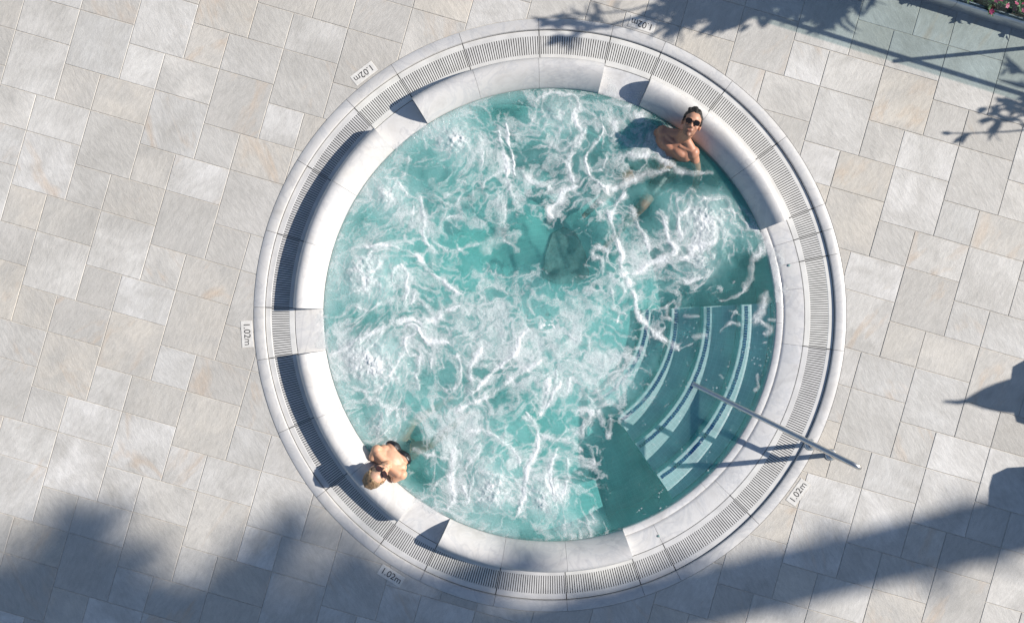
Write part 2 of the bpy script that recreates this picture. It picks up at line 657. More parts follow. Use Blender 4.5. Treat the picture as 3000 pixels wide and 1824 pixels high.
def paver_mesh(poly, ch=0.0028, depth=0.03):
    n = len(poly)
    area = sum(poly[i].x * poly[(i + 1) % n].y - poly[(i + 1) % n].x * poly[i].y for i in range(n))
    if area < 0:
        poly = poly[::-1]
    if abs(area) < 0.004:
        return None
    ins = []
    for i in range(n):
        a, b, c = poly[i - 1], poly[i], poly[(i + 1) % n]
        d1 = (b - a).normalized()
        d2 = (c - b).normalized()
        n1 = Vector((-d1.y, d1.x))
        n2 = Vector((-d2.y, d2.x))
        bis = n1 + n2
        if bis.length < 0.2:
            bis = n1
        bis.normalize()
        k = ch / max(0.35, bis.dot(n1))
        ins.append(b + bis * k)
    vs_ = [(p.x, p.y, 0.0) for p in ins] + [(p.x, p.y, -ch * 0.8) for p in poly] + [(p.x, p.y, -depth) for p in poly]
    fs_ = [tuple(range(n))]
    for i in range(n):
        j = (i + 1) % n
        fs_.append((i, n + i, n + j, j))
        fs_.append((n + i, 2 * n + i, 2 * n + j, n + j))
    return mesh_from(vs_, fs_, 'paver')


GAP = 0.0033
gu = GAP / 0.183
shared = {}
tiles = []
for mI in range(-16, 36):
    for nI in range(-16, 26):
        bu, bv = 3 * mI + 2 * nI, -2 * mI + 5 * nI
        for du, dv, w, h in ((0, 0, 3, 3), (0, -2, 3, 2), (-2, -2, 2, 2)):
            u0, v0 = bu + du, bv + dv
            c = lat(u0 + w / 2, v0 + h / 2)
            X, Y = c.x + TC.x, c.y + TC.y
            if abs(X) > 8.2 or abs(Y) > 6.2:
                continue
            poly = [lat(u0 + gu, v0 + gu), lat(u0 + gu, v0 + h - gu), lat(u0 + w - gu, v0 + h - gu), lat(u0 + w - gu, v0 + gu)]
            inner = abs(X) < 5.25 and abs(Y) < 3.3
            tiles.append((inner, (w, h), poly))
far = MB()
for inner, key, poly in tiles:
    for pc in clip_disc(poly, R_OUT + 0.003):
        whole = pc is poly
        if inner:
            o0 = pc[0].copy()
            if whole and key in shared:
                me = shared[key]
            else:
                me = paver_mesh([p - o0 for p in pc])
                if me is None:
                    continue
                if whole:
                    shared[key] = me
            o = link('paver', me, paving, M['paver'])
            o.location = (o0.x, o0.y, random.uniform(-0.0008, 0.0008))
            o.rotation_euler = (random.uniform(-.0012, .0012), random.uniform(-.0012, .0012), 0)
        else:
            me = paver_mesh(pc)
            if me is None:
                continue
            far.add([v.co for v in me.vertices], [tuple(p.vertices) for p in me.polygons])
            bpy.data.meshes.remove(me)
fo = far.build('pavers_beyond', M['paver'], paving)
fo['kind'] = 'stuff'

# ------------------------------------------------------------------ the hot tub
tub = empty('hot_tub', TC)
tag(tub, 'round sunken white marble hot tub full of bubbling turquoise water', 'hot tub')
GJ = [12, 17, 22, 37, 52, 67, 77.6, 92.2, 107.9, 122.4, 133.4, 148.5, 163.4, 178.5, 188.8, 203.5, 218, 233.5, 243.9, 259,
      273.4, 288.7, 296.3, 315, 334, 353, 372]
HR = [(21.9, 66.9), (77.7, 122.6), (133.4, 178.5), (189.0, 233.5), (243.9, 288.8)]

WALL_TOP = -0.06
b = MB()
b.lathe([(2.204, WALL_TOP), (2.204, -0.70), (0.02, -0.70)], n=180)
b.build('basin', M['basin'], tub, 35)
b = MB()
b.arc([(1.74, -0.695), (1.74, -0.435), (1.75, -0.42), (2.202, -0.42), (2.202, -0.695)], 24, 286, 2)
b.build('bench_seat', M['basin'], tub, 35)

NOSE = [1.905, 1.565, 1.265, 0.985]
TREAD = [-0.165, -0.335, -0.490, -0.620]
prev = 2.2
for nr, tz in zip(NOSE, TREAD):
    b = MB()
    b.arc([(nr, -0.698), (nr, tz - 0.012), (nr + 0.006, tz - 0.003), (nr + 0.014, tz), (prev - 0.002, tz), (prev - 0.002, -0.698)],
          -56.0, 3.0, 1.0)
    st = b.build('entry_step', M['step'], tub)
    b = MB()
    rm = nr + 0.056
    pitch = math.degrees(0.0265 / rm)
    a = -55.4
    while a < 2.5:
        j = random.uniform(-0.002, 0.002)
        b.arc([(rm - 0.0165 + j, tz - 0.002), (rm - 0.0165 + j, tz + 0.003), (rm + 0.0165 + j, tz + 0.003), (rm + 0.0165 + j, tz - 0.002)],
              a, a + pitch * 0.87, 5)
        a += pitch
    b.build('mosaic_strip', M['blue'], st)
    prev = nr

# low grey-green plate on the basin floor
b = MB()
ctr = plan(1668, 742) - TC
outl = [(-70, 60), (-62, -10), (-40, -75), (-5, -92), (30, -78), (60, -20), (74, 55), (40, 78), (-30, 80)]
vs_ = [(ctr.x + x / PX, ctr.y - y / PX, -0.680) for x, y in outl] + [(ctr.x + x / PX * 1.05, ctr.y - y / PX * 1.05, -0.701) for x, y in outl]
n = len(outl)
b.add(vs_, [tuple(range(n))] + [(i, n + i, n + (i + 1) % n, (i + 1) % n) for i in range(n)])
b.build('grey_green_plate', M['grey_green'], tub)

# overflow channel under the grates
b = MB()
b.lathe([(R_COP + 0.002, -0.03), (R_COP + 0.002, -0.20), (R_GRI - 0.0015, -0.20), (R_GRI - 0.0015, -0.05)], n=180)
b.build('overflow_channel', M['channel'], tub, 30)


def dgap(w, r):
    return math.degrees(w / r)


# coping stones
for i in range(len(GJ) - 1):
    a0, a1 = GJ[i], GJ[i + 1]
    if GJ[i] in (12,):
        pass
    g = dgap(0.0018, R_OUT)
    b = MB()
    ri, ro = R_COP + 0.0025, R_OUT
    b.arc([(ri, -0.10), (ri, -0.006), (ri + 0.004, 0.003), (ri + 0.012, 0.0065), (ro - 0.006, 0.0065), (ro - 0.001, 0.003), (ro - 0.001, -0.10)],
          a0 + g, a1 - g, 1.0)
    b.build('coping_stone', M['coping'], tub, 40)

# grates: two rims with bars between
GT = -0.018
for i in range(len(GJ) - 1):
    a0, a1 = GJ[i], GJ[i + 1]
    g = dgap(0.0042, 2.63)
    a0 += g
    a1 -= g
    b = MB()
    ro, ri = R_COP - 0.003, R_GRI + 0.003
    s0, s1 = 2.550, 2.727
    b.arc([(s1, GT - 0.03), (s1, GT - 0.002), (s1 + 0.003, GT), (ro - 0.003, GT), (ro, GT - 0.003), (ro, GT - 0.03)], a0, a1, 1.0)
    b.arc([(ri, GT - 0.03), (ri, GT - 0.003), (ri + 0.003, GT), (s0 - 0.003, GT), (s0, GT - 0.002), (s0, GT - 0.03)], a0, a1, 1.0)
    nb = max(3, round((a1 - a0) / 0.497))
    p = (a1 - a0) / nb
    for k in range(nb + 1):
        c = a0 + k * p
        h0, h1 = c - p * 0.33, c + p * 0.33
        if k == 0:
            h0 = a0
        if k == nb:
            h1 = a1
        b.arc([(s0 - 0.001, GT - 0.028), (s0 - 0.001, GT - 0.0012), (s1 + 0.001, GT - 0.0012), (s1 + 0.001, GT - 0.028)], h0, h1, 10)
    b.build('drain_grate', M['grate'], tub)

# headrests: bolsters of three marble blocks each
HP = [(0, -.10), (0, .075), (.02, .108), (.07, .138), (.15, .158), (.27, .167), (.40, .160), (.53, .140), (.66, .108), (.78, .070),
      (.89, .026), (.96, -.012), (1.0, -.045), (1.0, -.12), (.8, -.14)]
for h0, h1 in HR:
    hr = empty('headrest')
    hr.parent = tub
    w = (h1 - h0) / 3
    for k in range(3):
        g = dgap(0.0012, 2.35)
        b = MB()
        b.arc([(R_SILL - 0.277 * t, z * 0.93) for t, z in HP], h0 + k * w + g, h0 + (k + 1) * w - g, 0.75)
        b.build('marble_block', M['headrest'], hr, 42)


def sill(a0, a1, r_in, name='sill_slab'):
    g = dgap(0.0012, 2.35)
    bb = MB()
    ro = R_SILL - 0.001
    bb.arc([(r_in, -0.11), (r_in, -0.036), (r_in + 0.01, -0.027), (r_in + 0.03, -0.021), (ro - 0.03, -0.0135), (ro, -0.0145), (ro, -0.11)],
           a0 + g, a1 - g, 1.0)
    return bb.build(name, M['wet'], tub, 40)


for k in range(4):
    sill(HR[k][1], HR[k + 1][0], R_WAT)
edges = [288.8, 296.3, 315, 334, 353, 366, 372, 377, 381.9]
for a0, a1 in zip(edges[:-1], edges[1:]):
    sill(a0, a1, 2.288)
for a0, a1 in zip([288.8, 312, 335, 358], [312, 335, 358, 381.9]):
    b = MB()
    g = dgap(0.001, 2.25)
    b.arc([(2.206, -0.11), (2.206, -0.048), (2.212, -0.036), (2.225, -0.0285), (2.25, -0.024), (2.275, -0.022), (2.284, -0.026), (2.284, -0.11)],
          a0 + g, a1 - g, 1.0)
    b.build('sill_lip', M['wet'], tub, 60)
for x, y in ((2313, 777), (1930, 1570)):
    q = plan(x, y) - TC
    b = MB()
    b.lathe([(0.001, -0.0085), (0.009, -0.0085), (0.012, -0.010), (0.012, -0.02)], c=(q.x, q.y, 0), n=16)
    b.build('sill_drain', M['grey_green'], tub, 40)

# jet nozzles on the wall
for ang, z in ((33, -.10), (30.6, -.16), (27.5, -.10), (26, -.16), (252.4, -.09), (275, -.08), (280.4, -.09), (165.7, -.08), (171.4, -.08), (192, -.08),
               (197.6, -.09), (111, -.08), (138, -.08), (117, -.09)):
    a = R(ang)
    c = Vector((2.185 * math.cos(a), 2.185 * math.sin(a), z))
    t = Vector((-math.sin(a), math.cos(a), 0))
    inw = Vector((-math.cos(a), -math.sin(a), -0.2)).normalized()
    w = t.cross(inw)
    b = MB()
    for rr, d in ((0.032, 0.0), (0.016, 0.022)):
        ring = [c + inw * d + (t * math.cos(2 * math.pi * k / 14) + w * math.sin(2 * math.pi * k / 14)) * rr for k in range(15)]
        b.tube(ring, 0.007, 6, False)
    b.tube([c - inw * 0.02, c + inw * 0.015], 0.012, 8)
    b.build('jet_nozzle', M['dark'], tub, 60)

# ------------------------------------------------------------------ water and foam
rng = np.random.default_rng(11)
PERM = rng.random((256, 256)).astype(np.float32)
PERM2 = rng.random((256, 256)).astype(np.float32)


def vnoise(x, y, tab=PERM):
    xi = np.floor(x).astype(int)
    yi = np.floor(y).astype(int)
    fx = x - xi
    fy = y - yi
    fx = fx * fx * fx * (fx * (fx * 6 - 15) + 10)
    fy = fy * fy * fy * (fy * (fy * 6 - 15) + 10)
    a = tab[xi & 255, yi & 255]
    b_ = tab[(xi + 1) & 255, yi & 255]
    c = tab[xi & 255, (yi + 1) & 255]
    d = tab[(xi + 1) & 255, (yi + 1) & 255]
    return (a * (1 - fx) + b_ * fx) * (1 - fy) + (c * (1 - fx) + d * fx) * fy


def fbm(x, y, octv=5, gain=0.5, off=0.0):
    s = 0
    a = 1.0
    t = 0
    for o in range(octv):
        s = s + a * vnoise(x * 2 ** o * 1.03 + 17.3 * o + off, y * 2 ** o * 1.03 - 9.1 * o + off * 0.7)
        t += a
        a *= gain
    return s / t


def voro(x, y, off=0):
    xi = np.floor(x).astype(int)
    yi = np.floor(y).astype(int)
    f1 = np.full(x.shape, 9.0)
    f2 = np.full(x.shape, 9.0)
    for dx in (-1, 0, 1):
        for dy in (-1, 0, 1):
            cx = xi + dx
            cy = yi + dy
            px = cx + PERM[(cx + off) & 255, cy & 255]
            py = cy + PERM2[(cx + off) & 255, cy & 255]
            d = np.sqrt((px - x) ** 2 + (py - y) ** 2)
            nf1 = np.minimum(f1, d)
            f2 = np.minimum(np.maximum(f1, d), f2)
            f1 = nf1
    return f1, f2


def sstep(a, b_, x):
    t = np.clip((x - a) / (b_ - a), 0, 1)
    return t * t * (3 - 2 * t)


JETS = [(1332, 402, 62, 1.0), (1636, 330, 72, .62), (1134, 566, 66, .75), (1067, 797, 95, .85), (1091, 1064, 95, .95), (1128, 1248, 62, .75),
        (1438, 1435, 72, .95), (1596, 1452, 66, .9), (2067, 639, 80, .85), (2055, 765, 60, .65), (1665, 1540, 40, .7), (1735, 1535, 30, .6)]
# foam density over the pool: x, y, radius x, radius y, weight
DENS = [(1480, 960, 260, 120, .62), (1650, 1040, 200, 150, .62), (1320, 960, 170, 90, .40), (1560, 1180, 180, 110, .35), (1290, 1190, 170, 80, .55),
        (1350, 1290, 120, 110, .42), (1740, 1110, 140, 70, .50), (1060, 790, 120, 100, .40), (1090, 1050, 110, 80, .40), (1440, 1420, 110, 140, .35),
        (1620, 1450, 100, 110, .40), (2060, 660, 130, 120, .28), (2235, 680, 45, 110, .60), (1815, 320, 75, 50, .65), (1180, 400, 70, 40, .40),
        (1120, 560, 80, 100, .30), (1330, 400, 110, 100, .25), (1500, 560, 160, 120, .22), (1780, 560, 100, 80, .35), (1010, 1000, 40, 120, .40),
        (1180, 660, 130, 90, .28), (1880, 830, 70, 110, .42), (1330, 1060, 120, 70, .25), (1270, 1480, 70, 90, .30), (1870, 540, 90, 50, .35),
        (1320, 640, 120, 80, .22), (1640, 340, 110, 70, .20), (1875, 400, 60, 60, .75), (1850, 700, 120, 90, .15)]
CLEAR = [(1600, 690, 130, 85, .9), (1480, 745, 120, 40, .8), (1680, 760, 90, 60, .9), (1390, 690, 70, 30, .6), (1490, 300, 70, 40, .8), (2110, 470, 90, 110, .9),
         (1960, 1480, 230, 160, 1.3), (1830, 1320, 80, 110, .8), (2130, 1100, 170, 260, 1.25), (2000, 1200, 110, 120, .9), (2240, 800, 60, 60, .9), (1020, 640, 60, 80, .5),
         (1080, 950, 90, 45, .7), (1300, 1110, 90, 40, .3), (1840, 330, 20, 20, 0), (1990, 480, 70, 50, .5), (1220, 1400, 70, 60, .5),
         (1900, 660, 60, 50, .4), (1925, 512, 70, 42, .95), (2040, 545, 45, 70, .8), (1875, 600, 45, 35, .9), (1845, 525, 40, 30, .8), (1200, 1285, 40, 50, 1.1), (1250, 1310, 40, 25, .6), (2080, 780, 110, 60, .35), (1530, 1010, 20, 14, .9), (1575, 925, 35, 30, .7), (1700, 1020, 14, 14, .9),
         (1480, 1160, 90, 30, .7), (1570, 1220, 60, 40, .7), (1480, 1080, 90, 30, .4), (1880, 1000, 60, 60, .5), (1900, 900, 60, 50, .4), (1850, 360, 60, 30, .5)]
K = 560 / 1498.0
CROPS = {1: (930, 240), 2: (1400, 240), 3: (1780, 240), 4: (930, 700), 5: (1400, 700), 6: (1780, 700), 7: (1000, 1100), 8: (1500, 1100)}
STREAKS = [
    (2, 5, 1.0, [(225, 310), (235, 420), (245, 520), (265, 620), (285, 740)]),
    (2, 9, .9, [(165, 380), (185, 480), (195, 560), (225, 680), (240, 780), (270, 870), (300, 900)]),
    (2, 10, .8, [(835, 370), (800, 460), (730, 530), (705, 640), (740, 770)]),
    (2, 10, .85, [(780, 800), (660, 860), (640, 930), (560, 1000), (590, 1060)]),
    (2, 6, 1.0, [(970, 390), (920, 460), (860, 570), (850, 660), (890, 740), (970, 800), (1020, 840)]),
    (2, 15, .8, [(1490, 690), (1330, 710), (1180, 770), (1050, 830), (1000, 900), (960, 980)]),
    (2, 9, 1.0, [(1160, 860), (1110, 930), (1060, 1010), (1030, 1070), (1060, 1180), (1110, 1270), (1140, 1380), (1135, 1490)]),
    (2, 8, .8, [(440, 130), (540, 85), (680, 80), (770, 120), (800, 180), (760, 240), (800, 360), (835, 370)]),
    (2, 3, .7, [(960, 240), (970, 400)]), (2, 9, .75, [(1160, 530), (1290, 570), (1400, 600), (1490, 640)]),
    (2, 5, .7, [(1000, 580), (970, 680), (880, 690)]), (2, 9, .8, [(1200, 950), (1220, 1040), (1245, 1110)]),
    (2, 8, .9, [(1390, 1000), (1440, 1080), (1490, 1200)]), (2, 5, .7, [(1250, 1150), (1320, 1230), (1350, 1330)]),
    (2, 11, .75, [(870, 1360), (920, 1300), (1010, 1310), (1010, 1400)]), (2, 8, .7, [(340, 700), (440, 770), (580, 830)]),
    (2, 18, .6, [(100, 900), (200, 980), (170, 1200), (60, 1280), (100, 1340)]), (2, 8, .7, [(60, 1280), (200, 1240), (330, 1330)]),
    (2, 6, .6, [(420, 260), (400, 350)]), (2, 7, .6, [(40, 860), (60, 770), (200, 700)]),
    (1, 7, .9, [(590, 730), (650, 800), (710, 880)]), (1, 11, .85, [(810, 890), (815, 1000), (830, 1100), (820, 1180), (860, 1280)]),
    (1, 5, .6, [(740, 930), (740, 1080)]), (1, 9, 1.0, [(690, 1310), (770, 1350), (830, 1420), (900, 1490)]),
    (1, 6, .75, [(950, 1260), (1010, 1320), (1100, 1310), (1230, 1280), (1300, 1250)]), (1, 12, .7, [(1300, 1250), (1350, 1340)]),
    (1, 8, .7, [(1300, 1250), (1450, 1230)]), (1, 6, .7, [(130, 1390), (250, 1320), (400, 1280), (560, 1270), (680, 1310)]),
    (1, 8, .6, [(820, 380), (850, 520)]), (1, 8, .5, [(690, 720), (720, 560)]), (1, 11, .6, [(870, 760), (960, 840), (1060, 900), (1180, 930)]),
    (1, 8, .6, [(1190, 890), (1300, 880), (1350, 920)]), (1, 4, .6, [(1080, 760), (1200, 800), (1280, 760)]), (1, 4, .6, [(1290, 540), (1270, 650)]),
    (1, 12, .55, [(940, 1060), (1100, 1060), (1250, 1090), (1300, 1150)]), (1, 14, .6, [(860, 1280), (900, 1330), (900, 1450)]),
    (4, 9, 1.0, [(700, 80), (770, 130), (820, 190), (880, 270), (980, 330), (1060, 400), (1140, 440)]),
    (4, 13, .85, [(130, 900), (260, 830), (330, 770), (430, 740), (540, 700), (600, 650), (700, 640), (860, 640), (1000, 560), (1100, 520)]),
    (4, 8, 1.0, [(690, 690), (760, 690), (820, 780), (870, 800), (960, 800), (1020, 800)]),
    (4, 5, .8, [(770, 750), (690, 780), (680, 860), (710, 930), (760, 910)]), (4, 8, .8, [(790, 920), (770, 1050), (790, 1180)]),
    (4, 5, .7, [(970, 930), (980, 1020)]), (4, 6, .8, [(1100, 870), (1130, 960), (1140, 1030), (1100, 1130), (1000, 1180)]),
    (4, 11, .75, [(1300, 860), (1240, 950), (1210, 1080), (1220, 1200)]), (4, 10, .9, [(1490, 940), (1380, 1040), (1270, 1160), (1180, 1240)]),
    (4, 10, .8, [(1490, 1120), (1350, 1230), (1240, 1290), (1100, 1350)]), (4, 7, .7, [(250, 1270), (420, 1280), (560, 1310), (650, 1340)]),
    (4, 5, .6, [(280, 1180), (420, 1190), (560, 1100), (650, 1080)]), (4, 5, .6, [(630, 200), (590, 250), (580, 330)]),
    (4, 7, .7, [(640, 190), (710, 260), (690, 350), (710, 400), (670, 500)]), (4, 5, .7, [(770, 430), (735, 510)]), (4, 4, .6, [(300, 540), (410, 570), (500, 490)]),
    (4, 5, .7, [(680, 880), (610, 1000), (540, 1080)]), (4, 4, .6, [(890, 930), (880, 1020)]),
    (5, 10, 1.0, [(400, 700), (320, 790), (290, 880), (180, 980), (80, 1080), (0, 1170)]), (5, 10, .9, [(490, 950), (370, 1030), (260, 1110), (130, 1200), (0, 1280)]),
    (5, 10, 1.0, [(1100, 0), (1130, 100), (1140, 240), (1180, 330), (1230, 450), (1270, 570), (1320, 670), (1400, 740), (1498, 800)]),
    (5, 11, .8, [(880, 140), (960, 160), (980, 280)]), (5, 12, .7, [(1000, 260), (1100, 340), (1160, 420)]), (5, 4, .8, [(470, 690), (560, 670), (600, 710)]),
    (5, 7, .7, [(700, 740), (760, 790)]), (5, 7, .7, [(620, 1030), (600, 1140)]), (5, 12, .9, [(530, 1090), (540, 1200), (480, 1370)]), (5, 7, .7, [(720, 1100), (700, 1200)]),
    (5, 12, .9, [(330, 1390), (420, 1440), (470, 1498)]), (5, 8, .7, [(1050, 400), (1080, 540), (1160, 580)]), (5, 6, .8, [(1110, 580), (1100, 650)]),
    (7, 13, .75, [(880, 560), (870, 700), (860, 820), (880, 950), (830, 1060)]), (7, 10, 1.0, [(1490, 640), (1460, 760), (1430, 900), (1400, 1030), (1370, 1100)]),
    (7, 6, .8, [(1080, 520), (1060, 600), (1000, 660), (970, 740)]), (7, 5, .7, [(960, 870), (990, 980)]), (7, 7, .75, [(540, 560), (660, 610), (830, 650)]),
    (7, 7, .7, [(1450, 380), (1490, 450)]), (7, 6, .6, [(1000, 440), (1130, 430), (1280, 520), (1360, 600), (1400, 720)]), (7, 5, .6, [(980, 1020), (1010, 900), (1040, 780)]),
    (7, 5, .6, [(850, 770), (760, 830), (720, 880)]), (7, 8, .7, [(60, 200), (250, 180), (330, 240), (500, 270)]), (7, 5, .55, [(700, 910), (790, 800)]),
    (8, 9, .9, [(200, 320), (260, 240), (330, 130), (370, 60)]), (8, 10, 1.0, [(100, 290), (200, 450), (190, 560), (140, 700), (120, 820), (90, 960), (40, 1090)]),
    (8, 14, .9, [(200, 450), (340, 510), (480, 480), (550, 420), (640, 290), (560, 290), (470, 280)]), (8, 5, .8, [(480, 520), (570, 590)]),
    (8, 7, .8, [(380, 560), (310, 680), (300, 820), (330, 920)]), (8, 6, .7, [(440, 640), (430, 840), (400, 960)]), (8, 10, .7, [(600, 170), (690, 290), (740, 380)]),
    (8, 6, .6, [(740, 490), (780, 440), (790, 330)]), (8, 6, .6, [(620, 560), (640, 700)]), (8, 12, .6, [(640, 60), (700, 190), (760, 240)]),
    (6, 13, .85, [(180, 300), (250, 260), (380, 180), (520, 180), (620, 140), (700, 60), (810, 30)]), (6, 8, .9, [(440, 760), (520, 810), (560, 870)]),
    (6, 12, .8, [(1240, 60), (1150, 180), (1120, 330), (1060, 430)]), (6, 5, .6, [(1060, 430), (940, 470), (880, 480)]),
    (6, 8, .7, [(560, 540), (580, 450), (470, 400), (640, 330), (740, 310)]), (6, 10, .65, [(660, 770), (780, 750)]), (6, 6, .6, [(880, 730), (960, 660), (1040, 680)]),
    (6, 5, .6, [(470, 520), (490, 640)]), (6, 7, .6, [(610, 600), (730, 600)]), (6, 5, .6, [(560, 850), (660, 820)]), (6, 16, .75, [(1240, 420), (1220, 560), (1180, 660)]),
    (6, 9, .7, [(1220, 660), (1290, 720), (1230, 740)]), (6, 6, .6, [(1270, 640), (1340, 640)]), (6, 9, .6, [(870, 390), (900, 380)]), (6, 5, .5, [(980, 340), (1000, 320)]),
    (6, 5, .5, [(890, 1070), (920, 1110)]), (6, 5, .5, [(1140, 1180), (1180, 1160), (1180, 1060)]), (6, 6, .5, [(960, 1000), (970, 1010)]), (6, 5, .5, [(1000, 590), (1030, 570)]),
    (6, 6, .5, [(1180, 1110), (1190, 1050)]), (6, 8, .55, [(1250, 810), (1245, 800)]), (6, 7, .55, [(1205, 970), (1206, 985)]),
    (3, 11, .8, [(150, 540), (300, 570), (430, 600), (560, 700), (640, 720), (760, 700)]), (3, 9, .85, [(400, 990), (450, 1110), (480, 1230), (560, 1330)]),
    (3, 8, .85, [(560, 1030), (540, 1120), (590, 1200)]), (3, 8, .75, [(660, 890), (640, 1000), (560, 1040)]), (3, 8, .7, [(700, 880), (800, 920), (940, 920), (1000, 1090)]),
    (3, 14, .7, [(1080, 1100), (1200, 1170), (1240, 1300)]), (3, 6, .6, [(1100, 1230), (1150, 1310)]), (3, 11, .8, [(560, 1330), (480, 1380), (400, 1390)]),
    (3, 11, .8, [(400, 1390), (520, 1390), (620, 1370)]), (3, 8, .8, [(200, 950), (220, 1060), (250, 1140), (310, 1230), (340, 1330)]), (3, 7, .7, [(850, 1240), (700, 1290), (600, 1370)]),
    (3, 8, .6, [(640, 830), (700, 860)]), (3, 7, .6, [(540, 940), (640, 850)]), (3, 6, .55, [(760, 700), (830, 720)]), (3, 12, .7, [(400, 500), (430, 590), (500, 650)]),
    (3, 12, .6, [(60, 130), (160, 190), (290, 270)]), (3, 16, .6, [(60, 300), (20, 420)]),
]


def gauss_sum(sx, sy, lst):
    s = np.zeros_like(sx)
    for x, y, rx, ry, w in lst:
        s += w * np.exp(-(((sx - x) / rx) ** 2 + ((sy - y) / ry) ** 2))
    return s


def catmull(pts, n=7):
    P_ = [pts[0]] + list(pts) + [pts[-1]]
    out = []
    for i in range(1, len(P_) - 2):
        p0, p1, p2, p3 = [np.array(q, float) for q in P_[i - 1:i + 3]]
        for k in range(n):
            t = k / n
            out.append(0.5 * ((2 * p1) + (-p0 + p2) * t + (2 * p0 - 5 * p1 + 4 * p2 - p3) * t * t + (-p0 + 3 * p1 - 3 * p2 + p3) * t ** 3))
    out.append(np.array(pts[-1], float))
    return out


def swell(sx, sy):
    """height of the water surface above its still level, metres"""
    z = (fbm(sx / 60, sy / 60, 4, 0.5, 5.0) - 0.5) * 0.030
    calm = np.clip(gauss_sum(sx, sy, [(c[0], c[1], c[2], c[3], 1.0) for c in CLEAR[6:11]]), 0, 1)
    z = z * (1 - 0.75 * calm)
    for x, y, r, w in JETS:
        d2 = ((sx - x) ** 2 + (sy - y) ** 2) / (r * 0.8) ** 2
        z = z + 0.026 * w * np.exp(-d2) * (0.4 + 1.2 * fbm(sx / 14 + 0.6 * fbm(sx / 9, sy / 9, 2), sy / 14, 3, 0.55, 71.0))
    rr = np.sqrt((sx - 1611) ** 2 + (sy - 922) ** 2)
    edge = sstep(600, 664, rr)
    return z * (1 - edge) - 0.024 + 0.002 * edge


def base_density(sx, sy):
    return gauss_sum(sx, sy, DENS), gauss_sum(sx, sy, CLEAR)


